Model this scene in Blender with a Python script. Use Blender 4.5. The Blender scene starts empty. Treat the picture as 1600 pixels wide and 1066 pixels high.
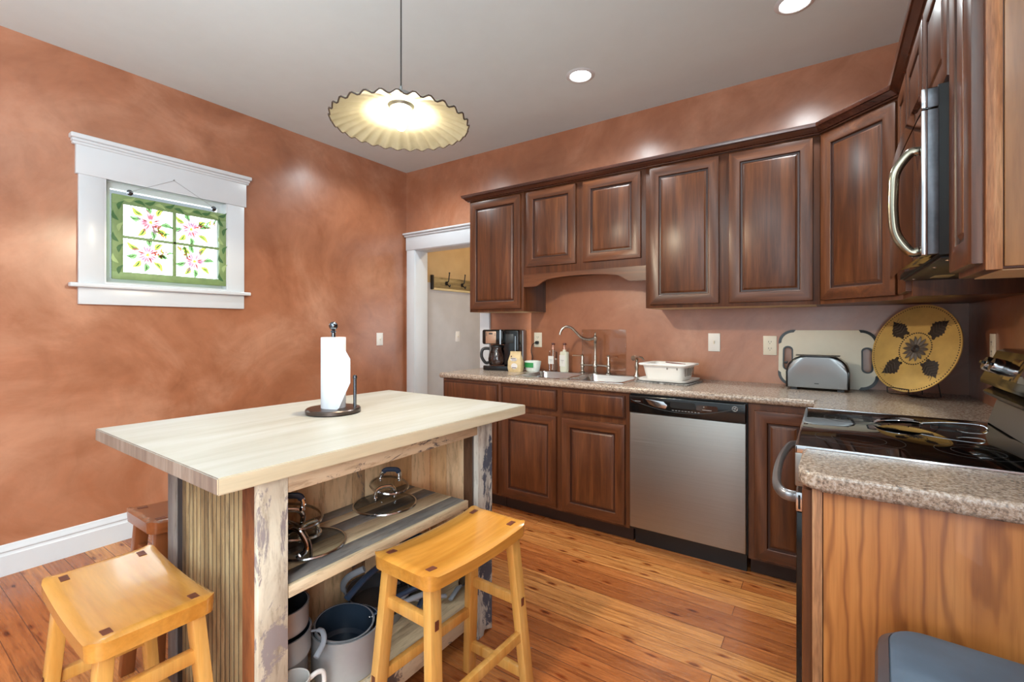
import bpy, bmesh, math, random
from mathutils import Vector, Matrix
R_ = math.radians
PI = math.pi
random.seed(7)
S = bpy.context.scene
C = S.collection

# ------------------------------------------------------------------ camera, world, lights, exposure
cam = bpy.data.cameras.new('camera'); camo = bpy.data.objects.new('camera', cam); C.objects.link(camo)
cam.sensor_width = 36.0; cam.lens = 727.67 / 1600 * 36; cam.shift_y = -22.0 / 1600
cam.clip_start = 0.05; cam.clip_end = 100
camo.location = (3.4475, -3.2075, 1.255)
camo.rotation_euler = (R_(90), 0, 0.5981)
S.camera = camo

w = bpy.data.worlds.new('daylight'); S.world = w; w.use_nodes = True
w.node_tree.nodes['Background'].inputs[0].default_value = (0.80, 0.92, 1.0, 1)
w.node_tree.nodes['Background'].inputs[1].default_value = .55

def area(name, loc, rot, sx, sy, power, col):
    l = bpy.data.lights.new(name, 'AREA'); l.shape = 'RECTANGLE'; l.size = sx; l.size_y = sy; l.energy = power; l.color = col
    o = bpy.data.objects.new(name, l); C.objects.link(o); o.location = loc; o.rotation_euler = [R_(a) for a in rot]; return o
def point(name, loc, power, col, r=0.03):
    l = bpy.data.lights.new(name, 'POINT'); l.energy = power; l.color = col; l.shadow_soft_size = r
    o = bpy.data.objects.new(name, l); C.objects.link(o); o.location = loc; return o
# unseen fill panel added behind the camera in place of daylight
area('far_daylight_fill', (2.4, -6.8, 1.5), (90, 0, 0), 4.6, 2.2, 25, (0.80, 0.93, 1.0))
# side fill panel and upward ceiling fill, both unseen and added for brightness
area('side_daylight_fill', (3.95, -4.6, 1.5), (0, 90, 0), 1.7, 2.2, 120, (0.82, 0.94, 1.0))
area('ceiling_fill', (2.7, -4.2, 1.75), (180, 0, 0), .9, .9, 135, (0.86, 0.96, 1.0))
# daylight entering by the small window
area('daylight_small_window', (-0.7, -1.80, 1.85), (0, -90, 0), 1.6, 2.0, 80, (0.9, 0.95, 1.0))
S.view_settings.view_transform = 'Standard'; S.view_settings.look = 'None'
S.view_settings.exposure = 0.0; S.view_settings.gamma = 1.0; S.view_settings.use_curve_mapping = False
S.cycles.max_bounces = 8; S.cycles.diffuse_bounces = 5; S.cycles.use_denoising = True
S.cycles.sample_clamp_indirect = 6.0

# ------------------------------------------------------------------ mesh builder
class MB:
    def __init__(s, M=None): s.v = []; s.f = []; s.m = []; s.M = M or Matrix(); s.mi = 0
    def add(s, vs, fs, mi=None):
        b = len(s.v); s.v += [s.M @ Vector(p) for p in vs]
        for k, f in enumerate(fs):
            s.f.append([b + i for i in f]); s.m.append(mi[k] if isinstance(mi, list) else (s.mi if mi is None else mi))
        return s
    def box(s, a, b, bev=0.0, seg=2, mi=None, T=None):
        x0, y0, z0 = [min(p, q) for p, q in zip(a, b)]; x1, y1, z1 = [max(p, q) for p, q in zip(a, b)]
        bm = bmesh.new(); bmesh.ops.create_cube(bm, size=1)
        for v in bm.verts: v.co = Vector(((v.co.x + .5) * (x1 - x0) + x0, (v.co.y + .5) * (y1 - y0) + y0, (v.co.z + .5) * (z1 - z0) + z0))
        bev = min(bev, .49 * min(x1 - x0, y1 - y0, z1 - z0))
        if bev > 0: bmesh.ops.bevel(bm, geom=bm.edges[:], offset=bev, segments=seg, affect='EDGES', profile=.5)
        s._bm(bm, mi, T); return s
    def _bm(s, bm, mi=None, T=None):
        bm.verts.index_update()
        vs = [(T @ v.co if T else v.co.copy()) for v in bm.verts]; fs = [[v.index for v in f.verts] for f in bm.faces]
        s.add(vs, fs, mi); bm.free()
    def prism(s, poly, h0, h1, plane='xy', bev=0.0, seg=2, mi=None, T=None):
        n = len(poly)
        def P(p, h):
            return {'xy': (p[0], p[1], h), 'xz': (p[0], h, p[1]), 'yz': (h, p[0], p[1])}[plane]
        bm = bmesh.new(); a = [bm.verts.new(P(p, h0)) for p in poly]; b = [bm.verts.new(P(p, h1)) for p in poly]
        f0 = bm.faces.new(a[::-1]); f1 = bm.faces.new(b)
        for i in range(n): bm.faces.new((a[i], a[(i + 1) % n], b[(i + 1) % n], b[i]))
        if bev > 0: bmesh.ops.bevel(bm, geom=list(f0.edges) + list(f1.edges), offset=bev, segments=seg, affect='EDGES', profile=.5)
        bmesh.ops.recalc_face_normals(bm, faces=bm.faces[:])
        bmesh.ops.triangulate(bm, faces=[f for f in bm.faces if len(f.verts) > 4])
        s._bm(bm, mi, T); return s
    def lathe(s, prof, n=32, T=None, mi=None):
        T = T or Matrix(); vs = []; fs = []; idx = []
        for r, z in prof:
            if r < 1e-6: idx.append([len(vs)]); vs.append(T @ Vector((0, 0, z)))
            else:
                idx.append(list(range(len(vs), len(vs) + n)))
                vs += [T @ Vector((r * math.cos(2 * PI * k / n), r * math.sin(2 * PI * k / n), z)) for k in range(n)]
        for A, B in zip(idx[:-1], idx[1:]):
            for k in range(n):
                k2 = (k + 1) % n
                if len(A) == 1 and len(B) == 1: continue
                if len(A) == 1: fs.append([A[0], B[k2], B[k]])
                elif len(B) == 1: fs.append([A[k], A[k2], B[0]])
                else: fs.append([A[k], A[k2], B[k2], B[k]])
        s.add(vs, fs, mi); return s
    def tube(s, pts, r, n=10, closed=False, mi=None, caps=True, flat=None):
        pts = [Vector(p) for p in pts]; N = len(pts); rs = r if isinstance(r, (list, tuple)) else [r] * N
        tg = []
        for i in range(N):
            a = pts[(i - 1) % N] if (closed or i > 0) else pts[i]; b = pts[(i + 1) % N] if (closed or i < N - 1) else pts[i]
            tg.append((b - a).normalized())
        up = Vector((0, 0, 1)) if abs(tg[0].z) < .9 else Vector((1, 0, 0))
        u = (up - tg[0] * up.dot(tg[0])).normalized(); vs = []; fs = []
        for i in range(N):
            u = (u - tg[i] * u.dot(tg[i])).normalized(); v = tg[i].cross(u)
            for k in range(n):
                a = 2 * PI * k / n; cu, cv = math.cos(a) * rs[i], math.sin(a) * rs[i]
                if flat: cu *= flat
                vs.append(pts[i] + u * cu + v * cv)
        for i in range(N if closed else N - 1):
            j = (i + 1) % N
            for k in range(n): fs.append([i * n + k, i * n + (k + 1) % n, j * n + (k + 1) % n, j * n + k])
        if caps and not closed: fs.append(list(range(n))[::-1]); fs.append([(N - 1) * n + k for k in range(n)])
        s.add(vs, fs, mi); return s
    def beam(s, p, q, w, d, bev=.003, mi=None, side=(1, 0, 0)):
        p = Vector(p); q = Vector(q); z = (q - p).normalized(); x = Vector(side); x = (x - z * x.dot(z)).normalized(); y = z.cross(x)
        T = Matrix((x, y, z)).transposed().to_4x4(); T.translation = p
        return s.box((-w / 2, -d / 2, 0), (w / 2, d / 2, (q - p).length), bev, mi=mi, T=T)
    def rings(s, rects, axis='y', mis=None, close=True):
        # rects: (x0,z0,x1,z1,y) nested loops joined by quads: raised panel profiles
        vs = []; fs = []; mi = []
        for (x0, z0, x1, z1, y) in rects: vs += [(x0, y, z0), (x1, y, z0), (x1, y, z1), (x0, y, z1)]
        for i in range(len(rects) - 1):
            for k in range(4):
                fs.append([i * 4 + k, i * 4 + (k + 1) % 4, i * 4 + 4 + (k + 1) % 4, i * 4 + 4 + k]); m_ = mis[i] if mis else 0
                mi.append(2 if (m_ == 9 and k in (0, 2)) else (0 if m_ == 9 else m_))
        n = len(rects) - 1; fs.append([n * 4 + k for k in range(4)]); mi.append(0)
        fs.append([3, 2, 1, 0]); mi.append(0)
        s.add(vs, fs, mi); return s
    def build(s, name, mat, parent=None, smooth=35, off=(0, 0, 0)):
        me = bpy.data.meshes.new(name); o_ = Vector(off)
        me.from_pydata([tuple(v - o_) for v in s.v], [], s.f)
        for m_ in (mat if isinstance(mat, (list, tuple)) else [mat]): me.materials.append(m_)
        me.polygons.foreach_set('material_index', s.m)
        bm = bmesh.new(); bm.from_mesh(me); bmesh.ops.recalc_face_normals(bm, faces=bm.faces[:]); bm.to_mesh(me); bm.free()
        me.polygons.foreach_set('use_smooth', [True] * len(me.polygons)); me.set_sharp_from_angle(angle=R_(smooth)); me.update()
        o = bpy.data.objects.new(name, me); C.objects.link(o)
        if parent is not None: o.parent = parent
        return o

def tag(o, label=None, cat=None, group=None, kind=None):
    if label: o['label'] = label
    if cat: o['category'] = cat
    if group: o['group'] = group
    if kind: o['kind'] = kind
    return o
class Thing:
    """an Empty at the thing's base; parts are written in world or local coordinates"""
    def __init__(s, name, label, cat, loc=(0, 0, 0), rz=0, group=None):
        s.o = bpy.data.objects.new(name, None); C.objects.link(s.o); s.o.location = loc; s.o.rotation_euler = (0, 0, rz)
        s.o.empty_display_size = .05; s.loc = loc; tag(s.o, label, cat, group)
    def w(s, name, mb, mat, parent=None, **k): return mb.build(name, mat, parent or s.o, off=s.loc, **k)     # world-coordinate part
    def l(s, name, mb, mat, parent=None, **k): return mb.build(name, mat, parent or s.o, **k)                # local part
def struct(name, mb, mat, **k): return tag(mb.build(name, mat, **k), kind='structure')
def solo(name, mb, mat, label, cat, group=None, loc=None, **k):
    if loc is not None: o = mb.build(name, mat, off=loc, **k); o.location = loc
    else: o = mb.build(name, mat, **k)
    return tag(o, label, cat, group)
def rrect(x0, y0, x1, y1, r, n=5):
    out = []
    for cx, cy, a in ((x1 - r, y1 - r, 0), (x0 + r, y1 - r, 90), (x0 + r, y0 + r, 180), (x1 - r, y0 + r, 270)):
        for k in range(n + 1): t = R_(a + 90 * k / n); out.append((cx + r * math.cos(t), cy + r * math.sin(t)))
    return out
def Tm(loc=(0, 0, 0), rx=0, ry=0, rz=0): return Matrix.Translation(loc) @ Matrix.Rotation(R_(rz), 4, 'Z') @ Matrix.Rotation(R_(ry), 4, 'Y') @ Matrix.Rotation(R_(rx), 4, 'X')
def copy_tree(o, parent=None):
    c = o.copy(); C.objects.link(c); c.parent = parent
    for ch in list(o.children): copy_tree(ch, c)
    return c
def catmull(P, n=8):
    P = [Vector(p) for p in P]; Q = [P[0]] + P + [P[-1]]; out = []
    for i in range(1, len(Q) - 2):
        for k in range(n):
            t = k / n; a, b, c, d = Q[i - 1], Q[i], Q[i + 1], Q[i + 2]
            out.append(.5 * ((2 * b) + (c - a) * t + (2 * a - 5 * b + 4 * c - d) * t * t + (3 * b - a - 3 * c + d) * t ** 3))
    return out + [P[-1]]

# ------------------------------------------------------------------ materials
def srgb(r, g, b):
    f = lambda c: (c / 255 / 12.92) if c / 255 <= .04045 else ((c / 255 + .055) / 1.055) ** 2.4
    return (f(r), f(g), f(b), 1)
class NM:
    def __init__(s, name):
        s.m = bpy.data.materials.new(name); s.m.use_nodes = True; s.t = s.m.node_tree; s.n = s.t.nodes; s.b = s.n['Principled BSDF']
    def new(s, t, **k):
        n = s.n.new(t)
        for a, v in k.items(): setattr(n, a, v)
        return n
    def L(s, a, b): s.t.links.new(a, b)
    def coord(s, scale=(1, 1, 1), rot=(0, 0, 0)):
        c = s.new('ShaderNodeTexCoord'); m = s.new('ShaderNodeMapping'); m.inputs['Scale'].default_value = scale; m.inputs['Rotation'].default_value = rot
        s.L(c.outputs['Object'], m.inputs['Vector']); return m.outputs[0]
    def noise(s, vec, scale, detail=4, rough=.5, dist=0):
        n = s.new('ShaderNodeTexNoise'); n.inputs['Scale'].default_value = scale; n.inputs['Detail'].default_value = detail
        n.inputs['Roughness'].default_value = rough; n.inputs['Distortion'].default_value = dist; s.L(vec, n.inputs['Vector']); return n.outputs['Fac']
    def ramp(s, fac, stops):
        r = s.new('ShaderNodeValToRGB'); e = r.color_ramp.elements
        while len(e) < len(stops): e.new(.5)
        for k, (p, c) in enumerate(stops): e[k].position = p; e[k].color = c
        s.L(fac, r.inputs[0]); return r.outputs[0]
    def mix(s, f, a, b, mode='MIX'):
        m = s.new('ShaderNodeMix', data_type='RGBA', blend_type=mode)
        for sock, v in ((m.inputs['Factor'], f), (m.inputs['A'], a), (m.inputs['B'], b)):
            pass
        fi = [i for i in m.inputs if i.name == 'Factor' and i.type == 'VALUE'][0]; ai = [i for i in m.inputs if i.name == 'A' and i.type == 'RGBA'][0]; bi = [i for i in m.inputs if i.name == 'B' and i.type == 'RGBA'][0]
        for sock, v in ((fi, f), (ai, a), (bi, b)):
            if hasattr(v, 'links'): s.L(v, sock)
            else: sock.default_value = v
        return [o for o in m.outputs if o.type == 'RGBA'][0]
    def math(s, op, a, b=0.0):
        m = s.new('ShaderNodeMath', operation=op)
        for i, v in enumerate((a, b)):
            if hasattr(v, 'links'): s.L(v, m.inputs[i])
            else: m.inputs[i].default_value = v
        return m.outputs[0]
    def bump(s, h, strength=.1, dist=.01):
        b = s.new('ShaderNodeBump'); b.inputs['Strength'].default_value = strength; b.inputs['Distance'].default_value = dist
        s.L(h, b.inputs['Height']); s.L(b.outputs[0], s.b.inputs['Normal'])
    def set(s, **k):
        names = dict(base='Base Color', rough='Roughness', metal='Metallic', spec='Specular IOR Level', trans='Transmission Weight', ior='IOR', coat='Coat Weight', coatr='Coat Roughness', emit='Emission Color', es='Emission Strength', alpha='Alpha', sss='Subsurface Weight')
        for a, v in k.items():
            i = s.b.inputs[names[a]]
            if hasattr(v, 'links'): s.L(v, i)
            else: i.default_value = v
        return s
def simple(name, col, rough=.5, metal=0, var=.06, scale=8, **k):
    m = NM(name); vec = m.coord(); f = m.noise(vec, scale, 4, .6)
    c2 = tuple(min(1, c * (1 - var * 2)) for c in col[:3]) + (1,); c3 = tuple(min(1, c * (1 + var)) for c in col[:3]) + (1,)
    m.set(base=m.ramp(f, [(.3, c2), (.7, c3)]), rough=rough, metal=metal, **k); return m.m
def wood(name, c0, c1, c2, axis='z', scale=1.0, rough=.35, coat=.0, bump=.05, dist=1.2, streak=.35, stretch=14):
    m = NM(name); k = {'x': (1, stretch, stretch), 'y': (stretch, 1, stretch), 'z': (stretch, stretch, 1)}[axis]; k = tuple(v * scale for v in k)
    vec = m.coord(k); a = m.noise(vec, 1.1, 5, .55, dist); b = m.noise(vec, 9, 4, .6, .4)
    base = m.ramp(a, [(.28, c0), (.5, c1), (.72, c2)]); g = m.ramp(b, [(.3, (1 - streak,) * 3 + (1,)), (.62, (1, 1, 1, 1))])
    m.set(base=m.mix(1.0, base, g, 'MULTIPLY'), rough=rough, coat=coat, coatr=.15); m.bump(b, bump, .002); return m.m
def thin(name, tint, gl=.12, rough=.03):
    m = NM(name); tr = m.new('ShaderNodeBsdfTransparent'); f = m.noise(m.coord(), 4, 2); m.L(m.ramp(f, [(0, tint), (1, tint)]), tr.inputs[0]); g = m.new('ShaderNodeBsdfGlossy'); g.inputs['Roughness'].default_value = rough
    lw = m.new('ShaderNodeFresnel'); lw.inputs[0].default_value = 1.45; mx = m.new('ShaderNodeMixShader'); m.L(m.math('MULTIPLY', lw.outputs[0], gl * 10), mx.inputs[0]); m.L(tr.outputs[0], mx.inputs[1]); m.L(g.outputs[0], mx.inputs[2]); m.L(mx.outputs[0], m.n['Material Output'].inputs[0]); return m.m
def glassy(name, col=(1, 1, 1, 1), rough=.02, ior=1.45, tint=.0, alpha=1):
    m = NM(name); f = m.noise(m.coord(), 3, 2); m.set(base=m.mix(tint, col, m.ramp(f, [(0, col), (1, col)])), rough=rough, trans=1.0, ior=ior, alpha=alpha); return m.m

# plaster: mottled hand-rubbed terracotta, waxed
def plaster(name, a, b, c, rough=.34):
    m = NM(name); vec = m.coord(); n1 = m.noise(vec, 1.3, 6, .62, .6); n2 = m.noise(vec, 4.5, 6, .65, 1.2); n3 = m.noise(vec, 26, 4, .6)
    base = m.ramp(n1, [(.3, a), (.5, b), (.7, c)]); mot = m.ramp(n2, [(.3, (.86, .84, .82, 1)), (.5, (.97, .97, .97, 1)), (.72, (1.08, 1.05, 1.02, 1))])
    m.set(base=m.mix(1.0, base, mot, 'MULTIPLY'), rough=m.ramp(n2, [(.3, (rough - .06,) * 3 + (1,)), (.7, (rough + .08,) * 3 + (1,))]), spec=.6, coat=1.0, coatr=.27)
    m.bump(m.math('ADD', m.math('MULTIPLY', n3, .25), n2), .12, .01); return m.m
M = {}
M['plaster'] = plaster('terracotta_plaster', srgb(146, 88, 57), srgb(168, 108, 76), srgb(194, 140, 110))
M['ceiling'] = simple('ceiling_paint', srgb(218, 232, 236), .85, var=.01)
M['trim'] = simple('white_gloss_paint', srgb(212, 216, 220), .28, var=.01)
M['hall_wall'] = None
def two_tone():
    m = NM('two_tone_hall_wall'); c = m.new('ShaderNodeTexCoord'); sp = m.new('ShaderNodeSeparateXYZ'); m.L(c.outputs['Object'], sp.inputs[0])
    f = m.math('GREATER_THAN', sp.outputs['Z'], 1.72); n = m.noise(c.outputs['Object'], 5, 3)  # tan above rack height, grey below
    low = m.ramp(n, [(.3, srgb(186, 184, 184)), (.7, srgb(196, 194, 194))]); hi = m.ramp(n, [(.3, srgb(188, 158, 112)), (.7, srgb(198, 168, 122))])
    m.set(base=m.mix(f, low, hi), rough=.7); return m.m
M['hall_wall'] = two_tone()
M['hall_tan'] = simple('tan_hall_paint', srgb(186, 156, 112), .7, var=.02)

def floor_mat():
    m = NM('heart_pine_floor'); vec = m.coord(); br = m.new('ShaderNodeTexBrick'); m.L(vec, br.inputs['Vector'])
    br.offset = .37; br.offset_frequency = 3; br.squash = 1
    for k, v in (('Color1', (0, 0, 0, 1)), ('Color2', (1, 1, 1, 1)), ('Mortar', (.5, .5, .5, 1)), ('Scale', 1.0), ('Mortar Size', .0016), ('Mortar Smooth', .2), ('Bias', 0), ('Brick Width', 1.9), ('Row Height', .083)): br.inputs[k].default_value = v
    rnd = br.outputs['Color']; sx = m.new('ShaderNodeVectorMath', operation='MULTIPLY_ADD'); m.L(rnd, sx.inputs[0]); sx.inputs[1].default_value = (7.3, 3.1, 5.7); m.L(vec, sx.inputs[2])
    mp = m.new('ShaderNodeMapping'); mp.inputs['Scale'].default_value = (1.6, 26, 1); m.L(sx.outputs[0], mp.inputs['Vector'])
    g = m.noise(mp.outputs[0], 1.0, 6, .6, 1.6); g2 = m.noise(mp.outputs[0], 6, 4, .6, .3)
    base = m.ramp(rnd, [(0, srgb(158, 92, 50)), (.3, srgb(178, 106, 58)), (.55, srgb(190, 120, 68)), (.8, srgb(204, 140, 82)), (1, srgb(162, 90, 54))])
    gr = m.ramp(g, [(.30, (.50, .36, .26, 1)), (.42, (.82, .74, .64, 1)), (.55, (1, .98, .92, 1)), (.7, (1.18, 1.16, 1.08, 1))]); c = m.mix(.95, base, gr, 'MULTIPLY')
    c = m.mix(.5, c, m.ramp(g2, [(.40, (.5, .4, .32, 1)), (.56, (1, 1, 1, 1))]), 'MULTIPLY')
    mk = m.new('ShaderNodeMapping'); mk.inputs['Scale'].default_value = (4.5, 13, 1); m.L(sx.outputs[0], mk.inputs['Vector'])
    vo = m.new('ShaderNodeTexVoronoi'); vo.inputs['Scale'].default_value = 1.3; m.L(mk.outputs[0], vo.inputs['Vector'])
    kn = m.ramp(m.math('ADD', vo.outputs['Distance'], m.math('MULTIPLY', g2, .12)), [(.15, (.22, .10, .06, 1)), (.20, (.6, .38, .26, 1)), (.28, (1, 1, 1, 1))]); c = m.mix(.9, c, kn, 'MULTIPLY')
    c = m.mix(br.outputs['Fac'], c, srgb(96, 48, 24))
    m.set(base=c, rough=m.ramp(g2, [(.3, (.3,) * 3 + (1,)), (.7, (.22,) * 3 + (1,))]), spec=.45); m.bump(m.math('SUBTRACT', m.math('MULTIPLY', g2, .15), br.outputs['Fac']), .25, .002); return m.m
M['floor'] = floor_mat()
M['cab'] = wood('walnut_stained_cabinet', srgb(68, 36, 19), srgb(92, 51, 28), srgb(118, 70, 39), 'z', 1.0, .34, .0, .04, streak=.28)
M['cab_h'] = wood('walnut_stained_rail', srgb(68, 36, 19), srgb(94, 52, 29), srgb(120, 71, 40), 'x', 1.0, .34, .0, .04, streak=.28)
M['glaze'] = simple('dark_glaze', srgb(58, 30, 20), .35)
M['crown'] = wood('dark_crown_wood', srgb(58, 30, 22), srgb(78, 42, 30), srgb(98, 56, 40), 'x', 1.0, .25, .4, .03, streak=.3)
M['cabm'] = [M['cab'], M['glaze'], M['cab_h']]
M['cabin'] = simple('cabinet_underside_laminate', srgb(214, 190, 150), .5, var=.03)
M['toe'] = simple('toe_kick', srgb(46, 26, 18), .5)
def oak_panel():
    m = NM('oak_ply_end_panel'); tc_ = m.new('ShaderNodeTexCoord'); mp = m.new('ShaderNodeMapping'); mp.inputs['Scale'].default_value = (6.5, 1, 1.25)
    # object origin sits at (3.7, -1.77, 0): growth rings centred on a knot right of the middle
    mp.inputs['Location'].default_value = (-.18, 0, -.86); m.L(tc_.outputs['Object'], mp.inputs['Vector'])
    nz = m.noise(mp.outputs[0], 1.4, 3, .5); ds = m.new('ShaderNodeVectorMath', operation='LENGTH'); m.L(mp.outputs[0], ds.inputs[0])
    rr_ = m.math('ADD', ds.outputs['Value'], m.math('MULTIPLY', nz, .9)); sn = m.math('SINE', m.math('MULTIPLY', rr_, 26.0)); sn = m.math('MULTIPLY_ADD', sn, .5) if False else m.math('ADD', m.math('MULTIPLY', sn, .5), .5)
    g = m.noise(m.coord((90, 1, 3)), 1.3, 4, .6); b = m.noise(m.coord((9, 1, 1.1)), 1.0, 4, .5)
    base = m.ramp(b, [(.3, srgb(150, 88, 38)), (.5, srgb(176, 110, 52)), (.7, srgb(196, 134, 74))])
    base = m.mix(.75, base, m.ramp(sn, [(0, (.50, .40, .32, 1)), (.16, (.86, .80, .74, 1)), (.4, (1, 1, 1, 1))]), 'MULTIPLY')
    base = m.mix(.6, base, m.ramp(g, [(.3, (.68, .6, .54, 1)), (.55, (1, 1, 1, 1))]), 'MULTIPLY')
    m.set(base=base, rough=.42, coat=.05); m.bump(g, .08, .001); return m.m
M['oak'] = oak_panel()
M['oak_edge'] = wood('raw_oak_edge', srgb(138, 88, 54), srgb(178, 124, 82), srgb(206, 162, 120), 'z', 2.2, .5, 0, .1, streak=.4)
def laminate():
    m = NM('speckled_stone_laminate'); vec = m.coord(); a = m.noise(vec, 14, 5, .6, .8); b = m.noise(vec, 70, 4, .7); d = m.noise(vec, 130, 3, .7)
    base = m.ramp(a, [(.3, srgb(98, 86, 76)), (.5, srgb(130, 118, 106)), (.68, srgb(158, 150, 140))])
    base = m.mix(.75, base, m.ramp(b, [(.36, srgb(60, 58, 62)), (.47, srgb(132, 120, 106)), (.62, srgb(174, 162, 148))]))
    base = m.mix(.5, base, m.ramp(d, [(.38, srgb(96, 82, 76)), (.5, srgb(180, 150, 126)), (.6, srgb(214, 200, 188))]))
    m.set(base=base, rough=.24, spec=.5); return m.m
M['laminate'] = laminate()
def steel(name, col=(186, 182, 176), rough=.3, axis='x', aniso=True):
    m = NM(name); k = {'x': (2, 160, 160), 'z': (160, 160, 2)}[axis]; f = m.noise(m.coord(k), 1.5, 3, .6)
    m.set(base=m.ramp(f, [(.3, srgb(*[c - 8 for c in col])), (.7, srgb(*col))]), metal=1.0, rough=m.ramp(f, [(.3, (rough - .05,) * 3 + (1,)), (.7, (rough + .06,) * 3 + (1,))])); return m.m
M['steel'] = steel('brushed_stainless', (164, 162, 158), .44)
M['steel_sink'] = steel('sink_stainless', (205, 205, 205), .2)
M['chrome'] = simple('chrome', srgb(225, 228, 232), .07, 1.0, var=.01)
M['nickel'] = simple('brushed_nickel', srgb(196, 188, 176), .24, 1.0, var=.03)
M['steel_smooth'] = simple('polished_steel', srgb(205, 205, 208), .16, 1.0, var=.02)
M['grey_metal'] = simple('smudged_grey_metal', srgb(96, 98, 104), .35, .7, var=.25, scale=14)
M['black_gloss'] = simple('black_gloss_plastic', srgb(14, 14, 15), .14, var=.05)
M['black_plastic'] = simple('black_plastic', srgb(26, 26, 28), .38)
M['black_glass'] = simple('black_ceramic_glass', srgb(7, 7, 8), .035, var=.02, coat=.4, coatr=.02)
M['brown_glass'] = simple('dark_mirror_glass', srgb(40, 22, 16), .06, var=.03, coat=.5, coatr=.03)
M['dark_grey'] = simple('dark_grey_print', srgb(52, 54, 56), .3)
M['mid_grey'] = simple('grey_print', srgb(150, 150, 150), .4)
M['white_plastic'] = simple('white_plastic', srgb(236, 234, 230), .35, var=.01)
M['ivory'] = simple('ivory_plate_plastic', srgb(232, 224, 206), .35, var=.01)
M['slot'] = simple('slot_shadow_plastic', srgb(70, 62, 54), .6)
M['paper'] = simple('paper_towel', srgb(212, 216, 222), .9, var=.01, scale=60)
M['bronze'] = simple('dark_bronze', srgb(92, 82, 78), .28, .9, var=.1)
M['gunmetal'] = simple('gunmetal_chrome', srgb(110, 116, 124), .2, 1.0, var=.08)
M['honey'] = wood('honey_lacquered_rubberwood', srgb(190, 124, 46), srgb(206, 142, 60), srgb(218, 158, 80), 'y', .7, .2, 1.0, .02, streak=.16)
M['honey_z'] = wood('honey_lacquered_leg', srgb(204, 140, 62), srgb(218, 160, 82), srgb(230, 178, 106), 'z', .7, .25, .4, .02, streak=.16)
M['redwood'] = wood('shaded_reddish_seat', srgb(120, 62, 30), srgb(140, 76, 40), srgb(156, 90, 50), 'y', .7, .25, .4, .02, streak=.16)  # seat and legs darkened: shade by the island put into the colour
M['shaded_wood_z'] = wood('shaded_reddish_leg', srgb(120, 62, 30), srgb(138, 76, 40), srgb(152, 90, 50), 'z', .7, .3, .3, .02, streak=.16)
M['plug'] = simple('tenon_end_grain', srgb(104, 52, 34), .4, var=.15, scale=60)
M['plug_metal'] = simple('bolt_steel', srgb(170, 172, 178), .3, 1.0)
# butcher block: pale maple with long pale bands
def block():
    m = NM('pale_limed_maple_top'); vec = m.coord(); mp = m.new('ShaderNodeMapping'); mp.inputs['Scale'].default_value = (9, .8, 9); m.L(vec, mp.inputs['Vector'])
    a = m.noise(mp.outputs[0], 1.0, 5, .55, .8); b = m.noise(mp.outputs[0], 7, 4, .6)
    c = m.ramp(a, [(.3, srgb(154, 150, 140)), (.5, srgb(166, 164, 157)), (.7, srgb(175, 175, 173))])
    m.set(base=m.mix(.4, c, m.ramp(b, [(.3, (.88, .85, .8, 1)), (.6, (1, 1, 1, 1))]), 'MULTIPLY'), rough=.42, spec=.4); m.bump(b, .03, .001); return m.m
M['block'] = block()
M['block_end'] = wood('greyed_maple_end_grain', srgb(128, 108, 96), srgb(150, 130, 116), srgb(170, 152, 138), 'z', 1.2, .6, 0, .08, streak=.25)
def barn(name, cols, axis='z', seedv=0.0, stretch=9, paint=None, pw=.5):
    m = NM(name); k = {'x': (1, stretch, stretch), 'y': (stretch, 1, stretch), 'z': (stretch, stretch, 1)}[axis]
    c = m.new('ShaderNodeTexCoord'); mp = m.new('ShaderNodeMapping'); mp.inputs['Scale'].default_value = k; mp.inputs['Location'].default_value = (seedv, seedv * 1.7, seedv * .6); m.L(c.outputs['Object'], mp.inputs['Vector'])
    a = m.noise(mp.outputs[0], 1.5, 6, .6, 1.0); b = m.noise(mp.outputs[0], 9, 5, .7, .3)
    n = len(cols); base = m.ramp(a, [(.25 + .5 * i / (n - 1), srgb(*q)) for i, q in enumerate(cols)])
    base = m.mix(.8, base, m.ramp(b, [(.34, (.55, .5, .46, 1)), (.5, (.95, .95, .95, 1))]), 'MULTIPLY')
    if paint:
        mq = m.new('ShaderNodeMapping'); mq.inputs['Scale'].default_value = tuple(1 + (v - 1) * .22 for v in k); mq.inputs['Location'].default_value = (seedv * 2, 3, seedv); m.L(c.outputs['Object'], mq.inputs['Vector'])
        p = m.noise(mq.outputs[0], 4.0, 8, .75, .8); base = m.mix(m.ramp(p, [(pw, (0, 0, 0, 1)), (pw + .03, (1, 1, 1, 1))]), base, srgb(*paint))
    m.set(base=base, rough=.72); m.bump(b, .35, .003); return m.m
M['barn_white'] = barn('chipped_cream_barn_wood', [(150, 134, 122), (196, 182, 160), (230, 220, 198), (238, 230, 212)], 'z', 1.0, 5, (150, 138, 136), .515)
M['barn_blue'] = barn('blue_and_white_flaked_post', [(120, 112, 112), (206, 202, 192), (228, 224, 214)], 'z', 2.2, 6, (78, 82, 96), .52)
M['barn_bead'] = barn('worn_beadboard', [(88, 68, 46), (140, 114, 78), (172, 148, 108), (186, 164, 124)], 'z', 3.1, 5)
M['barn_orange'] = barn('orange_brown_barn_board', [(70, 40, 26), (140, 80, 40), (190, 118, 60)], 'z', 4.3, 4)
M['barn_grey'] = barn('grey_barn_board', [(70, 66, 66), (118, 108, 104), (150, 136, 122)], 'z', 5.7, 9)
M['barn_black'] = simple('black_barn_board', srgb(38, 36, 38), .7, var=.2)
M['barn_shelf'] = barn('grey_weathered_shelf_board', [(104, 100, 100), (142, 136, 130), (178, 166, 146)], 'y', 6.1, 7)
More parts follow.
